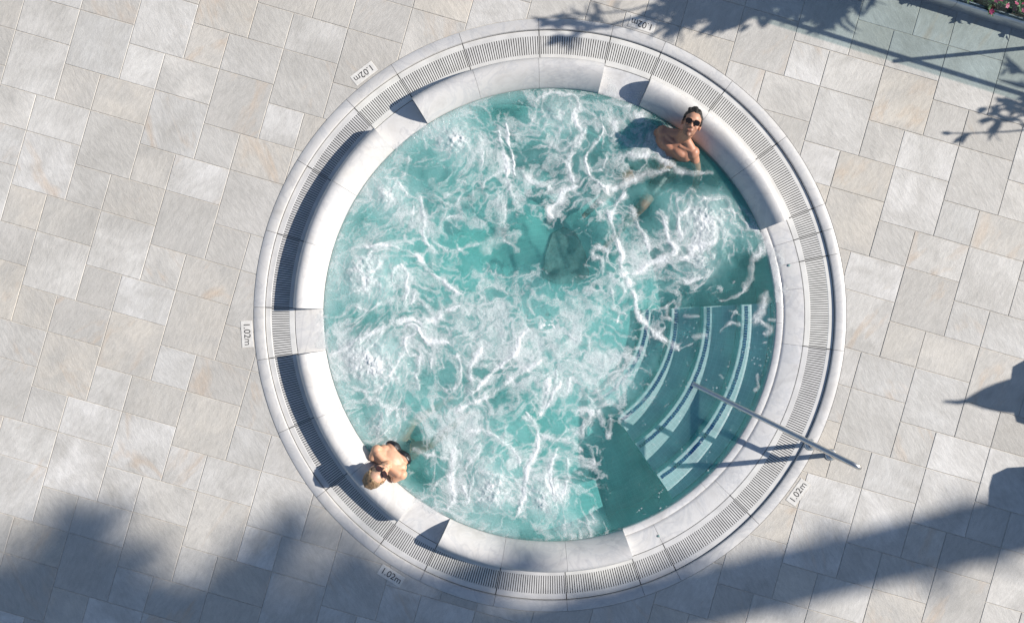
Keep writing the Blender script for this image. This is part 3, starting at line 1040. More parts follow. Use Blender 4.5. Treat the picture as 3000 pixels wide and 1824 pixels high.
def foam_field(sx, sy):
    # each jet twists the froth round itself
    tx, ty = sx.copy(), sy.copy()
    for x, y, r, w in JETS:
        dx, dy = tx - x, ty - y
        an = 1.0 * w * np.exp(-(dx * dx + dy * dy) / (1.5 * r) ** 2)
        ca, sa = np.cos(an), np.sin(an)
        tx, ty = x + dx * ca - dy * sa, y + dx * sa + dy * ca
    w1 = fbm(tx / 95, ty / 95, 3, 0.5, 1.0) - 0.5
    w2 = fbm(tx / 95, ty / 95, 3, 0.5, 40.0) - 0.5
    w3 = fbm(tx / 26, ty / 26, 3, 0.5, 9.0) - 0.5
    w4 = fbm(tx / 26, ty / 26, 3, 0.5, 77.0) - 0.5
    qx = tx + 95 * w1 + 30 * w3
    qy = ty + 95 * w2 + 30 * w4
    den, clr = base_density(sx + 40 * w1, sy + 40 * w2)
    fb = fbm(qx / 42, qy / 42, 6, 0.58, 3.0)
    fb = np.clip((fb - 0.5) * 1.75 + 0.5, 0, 1)
    # streaks of thick foam
    streak = np.zeros_like(sx)
    core = np.zeros_like(sx)
    near = np.zeros_like(sx)
    jx = sx + 12 * w3 + 16 * w1 + 2.0 * (vnoise(sx / 4.5, sy / 4.5) - 0.5)
    jy = sy + 12 * w4 + 16 * w2 + 2.0 * (vnoise(sx / 4.5 + 50, sy / 4.5) - 0.5)
    for cidx, wid, a, pts in STREAKS:
        ox, oy = CROPS[cidx]
        pl = catmull([(ox + p[0] * K, oy + p[1] * K) for p in pts])
        xs = [p[0] for p in pl]
        ys = [p[1] for p in pl]
        pad = wid * 3 + 40
        idx = np.nonzero((sx > min(xs) - pad) & (sx < max(xs) + pad) & (sy > min(ys) - pad) & (sy < max(ys) + pad))
        if not len(idx[0]):
            continue
        X = jx[idx]
        Y = jy[idx]
        best = np.full(X.shape, 1e9)
        along = np.zeros(X.shape)
        for q_, ((x0, y0), (x1, y1)) in enumerate(zip(pl[:-1], pl[1:])):
            ex, ey = x1 - x0, y1 - y0
            L2 = ex * ex + ey * ey + 1e-6
            t = np.clip(((X - x0) * ex + (Y - y0) * ey) / L2, 0, 1)
            dd = (X - x0 - t * ex) ** 2 + (Y - y0 - t * ey) ** 2
            along = np.where(dd < best, (q_ + t) / (len(pl) - 1), along)
            best = np.minimum(best, dd)
        d = np.sqrt(best)
        taper = np.clip(np.minimum(along, 1 - along) * 7 + 0.35, 0.35, 1)
        loc = wid * taper * (0.30 + 1.5 * fbm(X / 24, Y / 24, 3, 0.55, 31.0))
        body = a * (1 - sstep(loc * 0.05, loc * 1.3, d)) * (0.58 + 0.62 * fb[idx])
        streak[idx] = np.maximum(streak[idx], body)
        near[idx] = np.maximum(near[idx], a * np.exp(-(d / (9 + 1.3 * wid)) ** 2))
        core[idx] = np.maximum(core[idx], a * (1 - sstep(0, loc * 0.9, d)))
    # lace: a network of froth that thickens, hole by hole, where there is more of it
    f1, f2 = voro(qx / 47 + 3, qy / 40 + 8)
    g1, g2 = voro(qx / 21 + 13 + w3, qy / 19 + 2 + w4, 60)
    e1 = 1 - np.clip((f2 - f1) / 0.85, 0, 1)
    e2 = 1 - np.clip((g2 - g1) / 0.85, 0, 1)
    P = 0.60 * e1 + 0.34 * e2 + 0.42 * (fb - 0.5) + 0.06
    patch = fbm(sx / 105, sy / 105, 3, 0.5, 21.0) - 0.5
    jn = np.zeros_like(sx)
    jet = np.zeros_like(sx)
    for x, y, r, w in JETS:
        dx, dy = sx - x, sy - y
        d = np.sqrt(dx * dx + dy * dy) / r
        th = np.arctan2(dy, dx)
        n_ = 0.5 * fbm(d * 5.0 + x, th * 1.9 + y * 0.1 + d, 4, 0.6, 4.0) + 0.5 * fbm(sx / 11, sy / 11, 3, 0.6, 140.0)
        jn = np.maximum(jn, w * np.exp(-(d / 1.3) ** 2))
        jet = np.maximum(jet, w * np.exp(-(d / 0.72) ** 2) * np.clip(0.25 + 1.5 * (0.6 * n_ + 0.4 * fb - 0.22), 0, 1))
    Dn = 0.31 + 0.36 * den + 0.27 * near + 0.14 * jn - 0.50 * clr + 0.85 * patch
    thr = 0.98 - 0.78 * np.clip(Dn, 0, 1)
    on = sstep(0.0, 0.12, Dn)
    lace = sstep(thr - 0.06, thr + 0.13, P) * (0.36 + 0.40 * sstep(thr, thr + 0.50, P)) * on
    mist = 0.22 * sstep(0.5, 1.0, Dn) * (0.4 + fb)
    speckn = vnoise(sx / 9 + 7, sy / 9)
    s1, s2 = voro(sx / 15 + 5, sy / 15 + 5, 120)
    speck = 0.75 * (1 - sstep(0.0, 0.16, s1 - 0.20 * (vnoise(sx / 21 + 3, sy / 21) - 0.60))) * sstep(0.52, 0.64, vnoise(sx / 33 + 7, sy / 33))
    speck *= np.clip(gauss_sum(sx, sy, [CLEAR[6][:4] + (1.0,), CLEAR[8][:4] + (1.0,), CLEAR[9][:4] + (1.0,), (2080, 560, 90, 90, .8)]), 0, 1)
    m = 1 - (1 - lace) * (1 - mist) * (1 - np.clip(jet * 1.15, 0, 0.92)) * (1 - np.clip(streak * 0.92, 0, 0.88)) * (1 - speck)
    return np.clip(m, 0, 1), core, jet, Dn, clr


# foam sheet
NF = 860
gx = np.linspace(-2.42, 2.42, NF)
GXm, GYm = np.meshgrid(gx, gx, indexing='ij')
SX = 1611 + GXm * PX
SY = 922 - GYm * PX
RR = np.sqrt(GXm ** 2 + GYm ** 2)
disc = RR < 2.235
mask = np.zeros_like(RR)
core = np.zeros_like(RR)
mask[disc], core[disc] = foam_field(SX[disc], SY[disc])[:2]
for _ in range(0):                                   # froth has no hard rim
    mask[1:-1, 1:-1] = (mask[1:-1, 1:-1] * 4 + (mask[:-2, 1:-1] + mask[2:, 1:-1] + mask[1:-1, :-2] + mask[1:-1, 2:]) * 2
                        + mask[:-2, :-2] + mask[2:, 2:] + mask[:-2, 2:] + mask[2:, :-2]) / 16
ANG = np.degrees(np.arctan2(GYm, GXm)) % 360
inside = RR < 2.214
over = np.zeros_like(RR)
for a0, a1, rm_ in ((67.4, 77.2, 2.40), (3.0, 21.4, 2.40), (122.9, 133.0, 2.34), (178.8, 188.6, 2.36), (233.9, 243.5, 2.30)):
    over = np.maximum(over, ((ANG > a0) & (ANG < a1)) * np.clip((rm_ - RR) / (rm_ - 2.214), 0, 1))
wash = sstep(0.50, 0.74, fbm(SX / 26, SY / 26, 5, 0.6, 300.0) + 0.42 * over - 0.17) * (over > 0) * 0.62
outer = RR >= 2.212
mask = np.where(outer, wash, mask)
inside |= (over > 0)
Zw = swell(SX, SY)
Zw = np.where(outer, -0.0225 + (RR - 2.23) * 0.036 + 0.0015, Zw)
core = np.where(outer, 0, core)
lump = fbm(SX / 6, SY / 6, 3, 0.6, 15.0) - 0.4
Zf = Zw + 0.003 + 0.003 * mask * (0.5 + lump) + 0.006 * core * (0.6 + 0.6 * lump)
keep = inside & (mask > 0.035)
fk = keep[:-1, :-1] | keep[1:, :-1] | keep[:-1, 1:] | keep[1:, 1:]
fk &= inside[:-1, :-1] & inside[1:, :-1] & inside[:-1, 1:] & inside[1:, 1:]
ii, jj = np.nonzero(fk)
idx = np.arange(NF * NF).reshape(NF, NF)
quads = np.stack([idx[ii, jj], idx[ii + 1, jj], idx[ii + 1, jj + 1], idx[ii, jj + 1]], 1)
used, inv = np.unique(quads.ravel(), return_inverse=True)
quads = inv.reshape(-1, 4)
co = np.stack([GXm.ravel()[used], GYm.ravel()[used], Zf.ravel()[used]], 1).astype(np.float32)


def np_mesh(name, co, quads, attr=None):
    me = bpy.data.meshes.new(name)
    me.vertices.add(len(co))
    me.vertices.foreach_set('co', co.ravel())
    nq = len(quads)
    me.loops.add(nq * 4)
    me.polygons.add(nq)
    me.loops.foreach_set('vertex_index', quads.ravel().astype(np.int32))
    me.polygons.foreach_set('loop_start', np.arange(0, nq * 4, 4, dtype=np.int32))
    me.polygons.foreach_set('use_smooth', np.ones(nq, dtype=bool))
    me.update(calc_edges=True)
    if attr:
        for k, v in attr.items():
            a = me.attributes.new(k, 'FLOAT', 'POINT')
            a.data.foreach_set('value', v.astype(np.float32))
    return me


foam = link('foam', np_mesh('foam', co, quads, {'foam': mask.ravel()[used]}), None, M['foam'])
foam.location = TC
foam['kind'] = 'stuff'
tag(foam, 'white foam and froth streaked across the bubbling water', 'foam')

# water surface, a round sheet on rings
nr_, na_ = 190, 420
rad = 2.214 * np.sqrt(np.linspace(0.00002, 1, nr_))
th = np.linspace(0, 2 * np.pi, na_, endpoint=False)
RRp, THp = np.meshgrid(rad, th, indexing='ij')
wx, wy = RRp * np.cos(THp), RRp * np.sin(THp)
sxw, syw = 1611 + wx * PX, 922 - wy * PX
zw = swell(sxw, syw)
den, clr = base_density(sxw, syw)
tj = np.zeros_like(sxw)
for x, y, r, w in JETS:
    tj = np.maximum(tj, w * np.exp(-((sxw - x) ** 2 + (syw - y) ** 2) / (1.25 * r) ** 2))
cloud = fbm(sxw / 45 + 20 * 0, syw / 45, 4, 0.55, 88.0)
turb = np.clip(0.22 + 0.36 * den + 0.62 * tj - 0.30 * clr + 0.30 * (cloud - 0.5), 0.07 + 0.12 * (cloud - 0.4), 1)
rim = sstep(2.02, 2.2, RRp) * ((np.degrees(THp) > 95) & (np.degrees(THp) < 262))
turb = np.clip(turb + 0.45 * rim, 0, 1)
idw = np.arange(nr_ * na_).reshape(nr_, na_)
q = np.stack([idw[:-1, :], idw[1:, :], np.roll(idw, -1, 1)[1:, :], np.roll(idw, -1, 1)[:-1, :]], -1).reshape(-1, 4)
wat = link('water', np_mesh('water', np.stack([wx, wy, zw], -1).reshape(-1, 3).astype(np.float32), q, {'turbid': turb.ravel()}), None, M['water'])
wat.location = TC
wat['kind'] = 'structure'

# ------------------------------------------------------------------ depth plaques set flush beside the coping
def text_mesh(body, size):
    cu = bpy.data.curves.new('lettering', 'FONT')
    cu.body = body
    cu.size = size
    cu.align_x = 'CENTER'
    cu.align_y = 'CENTER'
    cu.extrude = 0.0006
    o = bpy.data.objects.new('lettering', cu)
    col.objects.link(o)
    dg = bpy.context.evaluated_depsgraph_get()
    me = bpy.data.meshes.new_from_object(o.evaluated_get(dg))
    bpy.data.objects.remove(o)
    bpy.data.curves.remove(cu)
    me.materials.clear()
    return me


txt = text_mesh('1.02m', 0.090)
for (x, y), place in (((1881, 72), 'at the top, letters upside down beside leaf shadow'), ((1066, 215), 'on the upper left curve of the tub'),
                      ((724, 978), 'straight left of the tub'), ((1146, 1685), 'on the lower left curve in the shade'),
                      ((2338, 1441), 'on the lower right near the steel handrail')):
    p = plan(x, y)
    dirn = (TC - p)
    rz = math.atan2(dirn.y, dirn.x) - math.pi / 2
    e = empty('depth_plaque', (p.x, p.y, 0), rz)
    tag(e, 'small stone plaque reading 1.02m ' + place, 'plaque', 'depth plaques round the tub')
    b = MB()
    hx, hy = 0.130, 0.056
    b.add([(-hx + .002, -hy + .002, .004), (hx - .002, -hy + .002, .004), (hx - .002, hy - .002, .004), (-hx + .002, hy - .002, .004),
           (-hx, -hy, .002), (hx, -hy, .002), (hx, hy, .002), (-hx, hy, .002), (-hx, -hy, -.03), (hx, -hy, -.03), (hx, hy, -.03), (-hx, hy, -.03)],
          [(0, 1, 2, 3)] + [(i, 4 + i, 4 + (i + 1) % 4, (i + 1) % 4) for i in range(4)] + [(4 + i, 8 + i, 8 + (i + 1) % 4, 4 + (i + 1) % 4) for i in range(4)])
    b.build('stone_plate', M['plaque'], e)
    b = MB()
    b.add([(-hx - .003, -hy - .003, .0018), (hx + .003, -hy - .003, .0018), (hx + .003, hy + .003, .0018), (-hx - .003, hy + .003, .0018)], [(0, 1, 2, 3)])
    b.build('joint', M['grout'], e)
    t = link('lettering', txt, e, M['ink'])
    t.location = (0, 0, 0.0044)

# ------------------------------------------------------------------ stainless handrail
B1, B2, W0 = plan(2374, 1302), plan(2434, 1331), plan(2048, 1133)
dr = (B2 - W0).normalized()
hrail = empty('handrail', B2)
tag(hrail, 'stainless steel handrail sloping from the paving down into the water', 'handrail')
HT, RT = 0.85, 0.0245
lw = W0 - B2
slope_len = lw.length
pts = [Vector((0, 0, 0.0)), Vector((0, 0, HT - 0.16))]
sd = (Vector((lw.x, lw.y, -0.02)) - Vector((0, 0, HT))).normalized()
c0 = Vector((0, 0, HT))
for k in range(1, 10):
    t = k / 10
    pa = c0 + Vector((0, 0, -0.16)) * (1 - t)
    pb = c0 + sd * 0.16 * t
    pts.append(pa.lerp(pb, t))
pts += [c0 + sd * 0.2, Vector((lw.x, lw.y, 0.0)), Vector((lw.x, lw.y, 0.0)) + sd * 0.07]
b = MB()
b.tube(pts, RT, 16)
b.build('rail', M['steel'], hrail, 60)
hb = 0.32
p1 = B1 - B2
b = MB()
fr_ = (HT - hb) / HT
b.tube([(p1.x, p1.y, 0), (p1.x, p1.y, hb)], RT * 0.9, 14)
b.build('post', M['steel'], hrail, 60)
b = MB()
b.tube([(0, 0, hb), (lw.x * fr_, lw.y * fr_, hb)], RT * 0.9, 14)
b.build('brace', M['steel'], hrail, 60)
for q in (Vector((0, 0, 0)), p1):
    b = MB()
    b.lathe([(0.024, 0.030), (0.030, 0.030), (0.036, 0.024), (0.048, 0.016), (0.056, 0.012), (0.058, 0.0068), (0.058, 0.004)], c=(q.x, q.y, 0), n=28)
    b.build('flange', M['steel'], hrail, 50)

# ------------------------------------------------------------------ people
def remesh(prims, voxel, name, smooth_it=6):
    bm = bmesh.new()
    for p in prims:
        if p[0] == 'e':                       # ellipsoid: centre, radii, rotation
            _, c, r, rot = p
            mt = Matrix.Translation(c) @ (rot.to_4x4() if rot is not None else Matrix.Identity(4)) @ Matrix.Diagonal((*r, 1))
            bmesh.ops.create_icosphere(bm, subdivisions=3, radius=1, matrix=mt)
        else:                                 # tapered limb: a, b, ra, rb
            _, a, b_, ra, rb = p
            L = (b_ - a).length
            n_ = max(2, int(L / (min(ra, rb) * 0.35)) + 1)
            for i in range(n_ + 1):
                t = i / n_
                bmesh.ops.create_icosphere(bm, subdivisions=2, radius=ra + (rb - ra) * t, matrix=Matrix.Translation(a.lerp(b_, t)))
    me = bpy.data.meshes.new(name)
    bm.to_mesh(me)
    bm.free()
    o = bpy.data.objects.new(name, me)
    col.objects.link(o)
    m = o.modifiers.new('r', 'REMESH')
    m.mode = 'VOXEL'
    m.voxel_size = voxel
    s = o.modifiers.new('s', 'SMOOTH')
    s.iterations = smooth_it
    s.factor = 0.5
    dg = bpy.context.evaluated_depsgraph_get()
    res = bpy.data.meshes.new_from_object(o.evaluated_get(dg))
    bpy.data.objects.remove(o)
    bpy.data.meshes.remove(me)
    res.polygons.foreach_set('use_smooth', [True] * len(res.polygons))
    res.name = name
    return res


def paint(me, base, spots):
    n_ = len(me.vertices)
    co_ = np.empty(n_ * 3, np.float32)
    me.vertices.foreach_get('co', co_)
    co_ = co_.reshape(-1, 3)
    c = np.tile(np.array([*base, 1.0], np.float32), (n_, 1))
    for ctr_, rd, cl, st_ in spots:
        d = np.linalg.norm(co_ - np.array(ctr_, np.float32), axis=1) / rd
        w = (np.clip(1 - d, 0, 1) ** 0.7 * st_)[:, None].clip(0, 1)
        c[:, :3] = c[:, :3] * (1 - w) + np.array(cl, np.float32) * w
    a = me.attributes.new('tone', 'FLOAT_COLOR', 'POINT')
    a.data.foreach_set('color', c.ravel())


def frame(x, y, z):
    m = Matrix((x, y, z)).transposed()
    return m


def head_prims(HC, HM, s=1.0, male=True):
    def T(x, y, z):
        return HC + HM @ (Vector((x, y, z)) * s)

    def E(c, r):
        return ('e', T(*c), Vector(r) * s, HM)

    def C(a, b_, ra, rb):
        return ('c', T(*a), T(*b_), ra * s, rb * s)
    j = 1.0 if male else 0.9
    pr = [E((0, -.012, .035), (.076, .095, .085)), E((0, .028, -.028), (.062 * j, .064, .085)), E((0, .038, -.072), (.052 * j, .045, .04)),
          E((0, .070, -.100), (.024 * j, .02, .018)), C((0, .086, .012), (0, .108, -.028), .009, .0135), C((-.038, .080, .022), (.038, .080, .022), .013, .013),
          E((.040, .060, -.022), (.024, .024, .028)), E((-.040, .060, -.022), (.024, .024, .028)), C((-.020, .088, -.063), (.020, .088, -.063), .0072, .0072),
          E((.079, -.006, -.004), (.011, .022, .033)), E((-.079, -.006, -.004), (.011, .022, .033)),
          C((-.013, .100, -.031), (.013, .100, -.031), .008, .008)]
    return pr, T


def glasses(name, parent, T, HM, s, w, h_, mat_f, mat_l, cat_eye=False):
    root = empty(name)
    root.parent = parent
    for sx in (-1, 1):
        b_ = MB()
        ring, n_ = [], 20
        for k in range(n_):
            a = 2 * math.pi * k / n_
            ex = abs(math.cos(a)) ** 0.75 * math.copysign(1, math.cos(a)) * w / 2
            ez = abs(math.sin(a)) ** 0.75 * math.copysign(1, math.sin(a)) * h_ / 2
            if cat_eye:
                ez += 0.006 * (ex / w) * 2 * sx * sx * (1 if True else 0)
            ring.append((sx * (0.034 + ex), 0.104 - 0.10 * abs(ex + 0.01) * (1 if ex > 0 else 0.3), 0.008 + ez))
        vs__ = [T(*p) for p in ring] + [T(p[0], p[1] + 0.004, p[2]) for p in ring]
        b_.add(vs__, [tuple(range(n_)), tuple(range(n_, 2 * n_))[::-1]] + [(k, (k + 1) % n_, n_ + (k + 1) % n_, n_ + k) for k in range(n_)])
        b_.build('lens', mat_l, root)
        b_ = MB()
        b_.tube([T(*ring[k % n_]) for k in range(n_ + 1)], 0.0028 * s, 6, False)
        b_.tube([T(sx * (0.034 + w / 2), 0.100, 0.014), T(sx * 0.074, 0.07, 0.016), T(sx * 0.082, 0.0, 0.012)], 0.0030 * s, 6)
        b_.build('frame', mat_f, root, 60)
    b_ = MB()
    b_.tube([T(-0.034 + w / 2, 0.106, 0.012), T(0, 0.112, 0.016), T(0.034 - w / 2, 0.106, 0.012)], 0.0028 * s, 6)
    b_.build('bridge', mat_f, root, 60)
    return root


def hand_prims(wrist, d, side, nrm, s=1.0, curl=0.35):
    """palm and five fingers; d points along the hand, side towards the thumb, nrm out of the back"""
    d, side, nrm = d.normalized(), side.normalized(), nrm.normalized()
    pr = [('c', wrist, wrist + d * 0.045 * s, .024 * s, .030 * s)]
    pr += [('c', wrist + d * .035 * s + side * .018 * s, wrist + d * .08 * s + side * .024 * s, .016 * s, .014 * s),
           ('c', wrist + d * .035 * s - side * .018 * s, wrist + d * .078 * s - side * .024 * s, .016 * s, .013 * s)]
    for k, (off, ln) in enumerate(((.030, .066), (.010, .076), (-.010, .070), (-.029, .054))):
        a = wrist + d * .080 * s + side * off * s
        b_ = a + (d + nrm * -curl * 0.6).normalized() * ln * 0.5 * s
        c = b_ + (d - nrm * curl * 1.6).normalized() * ln * 0.5 * s
        pr += [('c', a, b_, .0095 * s, .0088 * s), ('c', b_, c, .0088 * s, .0075 * s)]
    a = wrist + d * .025 * s + side * .026 * s
    b_ = a + (d * 0.6 + side * 0.8).normalized() * .038 * s
    pr += [('c', a, b_, .013 * s, .0105 * s), ('c', b_, b_ + (d * 0.9 + side * 0.25).normalized() * .032 * s, .0105 * s, .009 * s)]
    return pr


def hand_out(pr, elbow, wrist, side, nrm, s=1.0):
    return pr + hand_prims(wrist, wrist - elbow, side, nrm, s)


skin_m = mat_skin('tanned_skin', (0.42, 0.20, 0.12), (0.30, 0.13, 0.075))
skin_w = mat_skin('fair_tanned_skin', (0.58, 0.33, 0.22), (0.45, 0.23, 0.14))
hair_dark = mat_hair('dark_hair', (0.004, 0.0035, 0.003), (0.016, 0.012, 0.010))
hair_blond = mat_hair('blond_hair', (0.15, 0.09, 0.045), (0.38, 0.25, 0.14))
lens_mat = simple('dark_lens', (0.012, 0.010, 0.010), 0.08, 0, 0.2, 10)
lens_brown = simple('brown_lens', (0.030, 0.012, 0.010), 0.08, 0, 0.3, 10)
frame_mat = simple('brown_frame', (0.04, 0.022, 0.014), 0.3, 0, 0.3, 60)
frame_blk = simple('black_frame', (0.010, 0.009, 0.009), 0.3, 0, 0.2, 60)
cloth_blk = simple('black_swimwear', (0.010, 0.010, 0.013), 0.35, 0, 0.5, 45, 0.6)

# --- the man, leaning back against the headrest, face up to the sky
N0 = seen(1990, 411, 0.08)
N0.z = 0
S = Vector((.827, -.563, 0)).normalized()
O = Vector((.563, .827, 0)).normalized()
Zv = Vector((0, 0, 1))


def L(a, b_, z):
    return N0 + S * a + O * b_ + Zv * z


man = empty('person', (N0.x, N0.y, -0.42))
tag(man, 'bare-chested person with dark hair and sunglasses leaning back on the headrest', 'person', 'people bathing in the tub')
HCm = seen(2025, 364, 0.275)
hu = Vector((0.34, 0.93, 0.10)).normalized()
hn = Vector((-0.14, -0.22, 0.95))
hn = (hn - hu * hn.dot(hu)).normalized()
hx_ = hn.cross(hu) * -1
hx_ = hu.cross(hn) * -1
HMm = frame(hx_, hn, hu)
if HMm.determinant() < 0:
    hx_ = -hx_
    HMm = frame(hx_, hn, hu)
hp, Tm = head_prims(HCm, HMm, 1.12, True)
RB = Matrix((S, O, Zv)).transposed()
tilt = RB @ Matrix.Rotation(R(-22), 3, 'X')
pr = hp
nb_ = L(0, .03, .07)
pr += [('c', nb_, Tm(0, -.02, -.075), .066, .058), ('c', L(0, .015, .075), Tm(0, .012, -.075), .052, .046)]
for sg in (-1, 1):
    pr += [('e', L(sg * .075, -.015, .055), Vector((.085, .060, .042)), RB), ('e', L(sg * .06, -.075, .03), Vector((.09, .06, .05)), tilt)]
pr += [('e', L(0, -.045, -.055), Vector((.192, .108, .165)), tilt), ('e', L(.080, -.100, -.012), Vector((.094, .042, .070)), tilt),
       ('e', L(-.080, -.100, -.012), Vector((.094, .042, .070)), tilt), ('e', L(0, -.085, .0), Vector((.10, .05, .085)), tilt),
       ('c', L(0, -.07, -.10), L(0, -.24, -.22), .125, .125), ('c', L(-.07, -.26, -.23), L(.07, -.26, -.23), .11, .11)]
for sg in (-1, 1):
    pr += [('c', L(sg * .15, .0, .055), L(sg * .03, .045, .115), .048, .045), ('e', L(sg * .182, -.012, .035), Vector((.060, .064, .066)), RB), ('e', L(sg * .13, -.06, -.01), Vector((.075, .07, .085)), tilt),
           ('c', L(sg * .04, -.045, .085), L(sg * .16, -.02, .082), .016, .018)]
eL = seen(2046, 512, -.17)
hL = seen(2028, 575, -.26)
pr += [('c', L(.185, -.01, .02), eL, .052, .042), ('c', eL, hL, .042, .029)]
pr = hand_out(pr, eL, hL, Vector((-1, 0, 0)), Zv)
eR = seen(1897, 402, -.17)
hR = seen(1905, 478, -.20)
pr += [('c', L(-.185, -.01, .02), eR, .052, .042), ('c', eR, hR, .042, .029)]
pr = hand_out(pr, eR, hR, Vector((1, 0, 0)), Zv)
hips = [L(-.085, -.27, -.23), L(.085, -.27, -.23)]
knees = [seen(1828, 520, -.13), seen(1882, 602, -.14)]
feet = [seen(1745, 600, -.45), seen(1800, 690, -.45)]
for hp_, kn, ft in zip(hips, knees, feet):
    dv = (ft - kn)
    dv.z = 0
    dv.normalize()
    pr += [('c', hp_, kn, .085, .058), ('c', kn, ft, .056, .038), ('c', ft, ft + dv * .16 + Zv * -.01, .036, .028)]
bm_ = remesh(pr, 0.0068, 'body', 5)
bd = link('body', bm_, None, skin_m)
paint(bm_, (0.47, 0.235, 0.150), [
    (L(0, -.12, .02), .20, (0.44, 0.20, 0.125), .6), (L(0, -.15, -.02), .07, (0.28, 0.13, 0.08), .5),
    (Tm(0, .075, -.085), .066, (0.10, 0.055, 0.04), .75), (Tm(.036, .09, .034), .018, (0.05, 0.03, 0.02), .9), (Tm(-.036, .09, .034), .018, (0.05, 0.03, 0.02), .9), (Tm(.045, .045, -.075), .05, (0.13, 0.07, 0.05), .5), (Tm(-.045, .045, -.075), .05, (0.13, 0.07, 0.05), .5),
    (Tm(0, .105, -.047), .024, (0.06, 0.035, 0.025), .9), (Tm(0, .1, -.064), .020, (0.42, 0.13, 0.10), .9),
    (Tm(0, .08, .05), .07, (0.56, 0.32, 0.22), .7), (Tm(0, .115, -.02), .03, (0.56, 0.30, 0.20), .5)])


def adopt(o, parent):
    """make a mesh built in world coordinates a child without moving it"""
    o.parent = parent
    o.matrix_parent_inverse = Matrix.Translation(-Vector(parent.location))


adopt(bd, man)


def Hel(T_, HM_, c, r, s=1.0):
    return ('e', T_(*c), Vector(r) * s, HM_)


hairp = [Hel(Tm, HMm, (0, -.030, .054), (.0835, .097, .080), 1.12)]
for k in range(9):
    x0 = -.052 + .013 * k
    hairp.append(('c', Tm(x0, .047 - abs(x0) * .45 + .006 * math.sin(k * 2.3), .096 - abs(x0) * .35), Tm(x0 * .9 + .008, -.01 + .012 * math.sin(k * 1.7), .143 - abs(x0) * .5), .012, .018))
hairp += [('c', Tm(.076, .025, .04), Tm(.08, .012, .005), .012, .008), ('c', Tm(-.076, .025, .04), Tm(-.08, .012, .005), .012, .008)]
hm_ = remesh(hairp, 0.006, 'hair', 2)
for v in hm_.vertices:
    nn = mnoise.noise(Vector(v.co) * 55)
    v.co += v.normal * (0.0045 * nn)
ho = link('hair', hm_, None, hair_dark)
adopt(ho, man)
gm = glasses('sunglasses', man, Tm, HMm, 1.12, .050, .042, frame_mat, lens_mat)
gm.matrix_parent_inverse = Matrix.Translation(-Vector(man.location))
tr_ = []
for hp_, kn in zip(hips, knees):
    tr_ += [('c', hp_, hp_.lerp(kn, .62), .100, .082)]
tr_ += [('c', L(-.08, -.26, -.23), L(.08, -.26, -.23), .122, .122)]
to = link('swim_trunks', remesh(tr_, 0.009, 'swim_trunks', 4), None, cloth_blk)
adopt(to, man)

# --- the woman, facing the pool with her back to the headrest
W0m = seen(1137, 1357, 0.08)
W0m.z = 0
F = Vector((.70, .715, 0)).normalized()
LW = Vector((-F.y, F.x, 0))


def Q(a, b_, z):
    return W0m + LW * a + F * b_ + Zv * z


wom = empty('person', (W0m.x, W0m.y, -0.42))
tag(wom, 'blonde person in a black strapless swimsuit and sunglasses facing the pool', 'person', 'people bathing in the tub')
HCw = seen(1107, 1389, 0.30)
wn_ = (F * 0.66 + Zv * 0.75 + LW * -0.06).normalized()
wu = (F * -0.75 + Zv * 0.66 + LW * 0.02)
wu = (wu - wn_ * wu.dot(wn_)).normalized()
HMw = frame(-wu.cross(wn_), wn_, wu)
if HMw.determinant() < 0:
    HMw = frame(wu.cross(wn_), wn_, wu)
hp, Tw = head_prims(HCw, HMw, 1.06, False)
RW = Matrix((LW, F, Zv)).transposed()
tiltw = RW @ Matrix.Rotation(R(24), 3, 'X')
pw = hp
pw += [('c', Q(0, -.03, .08), Tw(0, -.03, -.07), .046, .045), ('c', Q(0, .0, .06), Tw(0, .0, -.085), .040, .040)]
torso_w = [('e', Q(0, .05, -.04), Vector((.150, .100, .135)), tiltw), ('e', Q(.072, .128, -.040), Vector((.078, .056, .062)), RW),
           ('e', Q(-.072, .128, -.040), Vector((.078, .056, .062)), RW), ('c', Q(0, .08, -.1), Q(0, .16, -.27), .105, .10)]
pw += torso_w + [('c', Q(-.07, .17, -.30), Q(.07, .17, -.30), .11, .11)]
for sg in (-1, 1):
    sh = Q(sg * .172, .012, .060)
    el = Q(sg * .150, -.070, .045)
    wr = Q(sg * .150, -.060, -.120)
    pw += [('c', Q(sg * .03, -.01, .085), Q(sg * .14, .0, .075), .036, .044), ('e', sh, Vector((.050, .054, .050)), RW), ('e', Q(sg * .10, -.01, .045), Vector((.075, .075, .05)), RW), ('e', Q(sg * .115, .045, .005), Vector((.060, .060, .050)), RW),
           ('c', Q(sg * .03, .03, .078), Q(sg * .13, .015, .082), .016, .016), ('c', sh, el, .048, .040), ('c', el, wr, .036, .024)]
    pw = hand_out(pw, el, wr, Zv, F, 0.86)
hipw = [Q(.08, .20, -.24), Q(-.08, .20, -.24)]
kneew = [seen(1207, 1238, -.085), seen(1262, 1300, -.12)]
footw = [seen(1290, 1185, -.20), seen(1340, 1235, -.25)]
for hp_, kn, ft in zip(hipw, kneew, footw):
    dv = (ft - kn)
    dv.z = 0
    dv.normalize()
    pw += [('c', hp_, kn, .078, .052), ('c', kn, ft, .050, .034), ('c', ft, ft + dv * .14, .032, .024)]
wm_ = remesh(pw, 0.0064, 'body', 5)
wb = link('body', wm_, None, skin_w)
paint(wm_, (0.62, 0.355, 0.225), [
    (Tw(0, .1, -.064), .018, (0.50, 0.13, 0.13), .9), (Tw(0, .085, .06), .075, (0.66, 0.42, 0.32), .8), (Q(0, .10, .03), .14, (0.60, 0.36, 0.25), .6),
    (Tw(.045, .07, -.03), .03, (0.60, 0.29, 0.22), .5), (Tw(-.045, .07, -.03), .03, (0.60, 0.29, 0.22), .5)])
adopt(wb, wom)
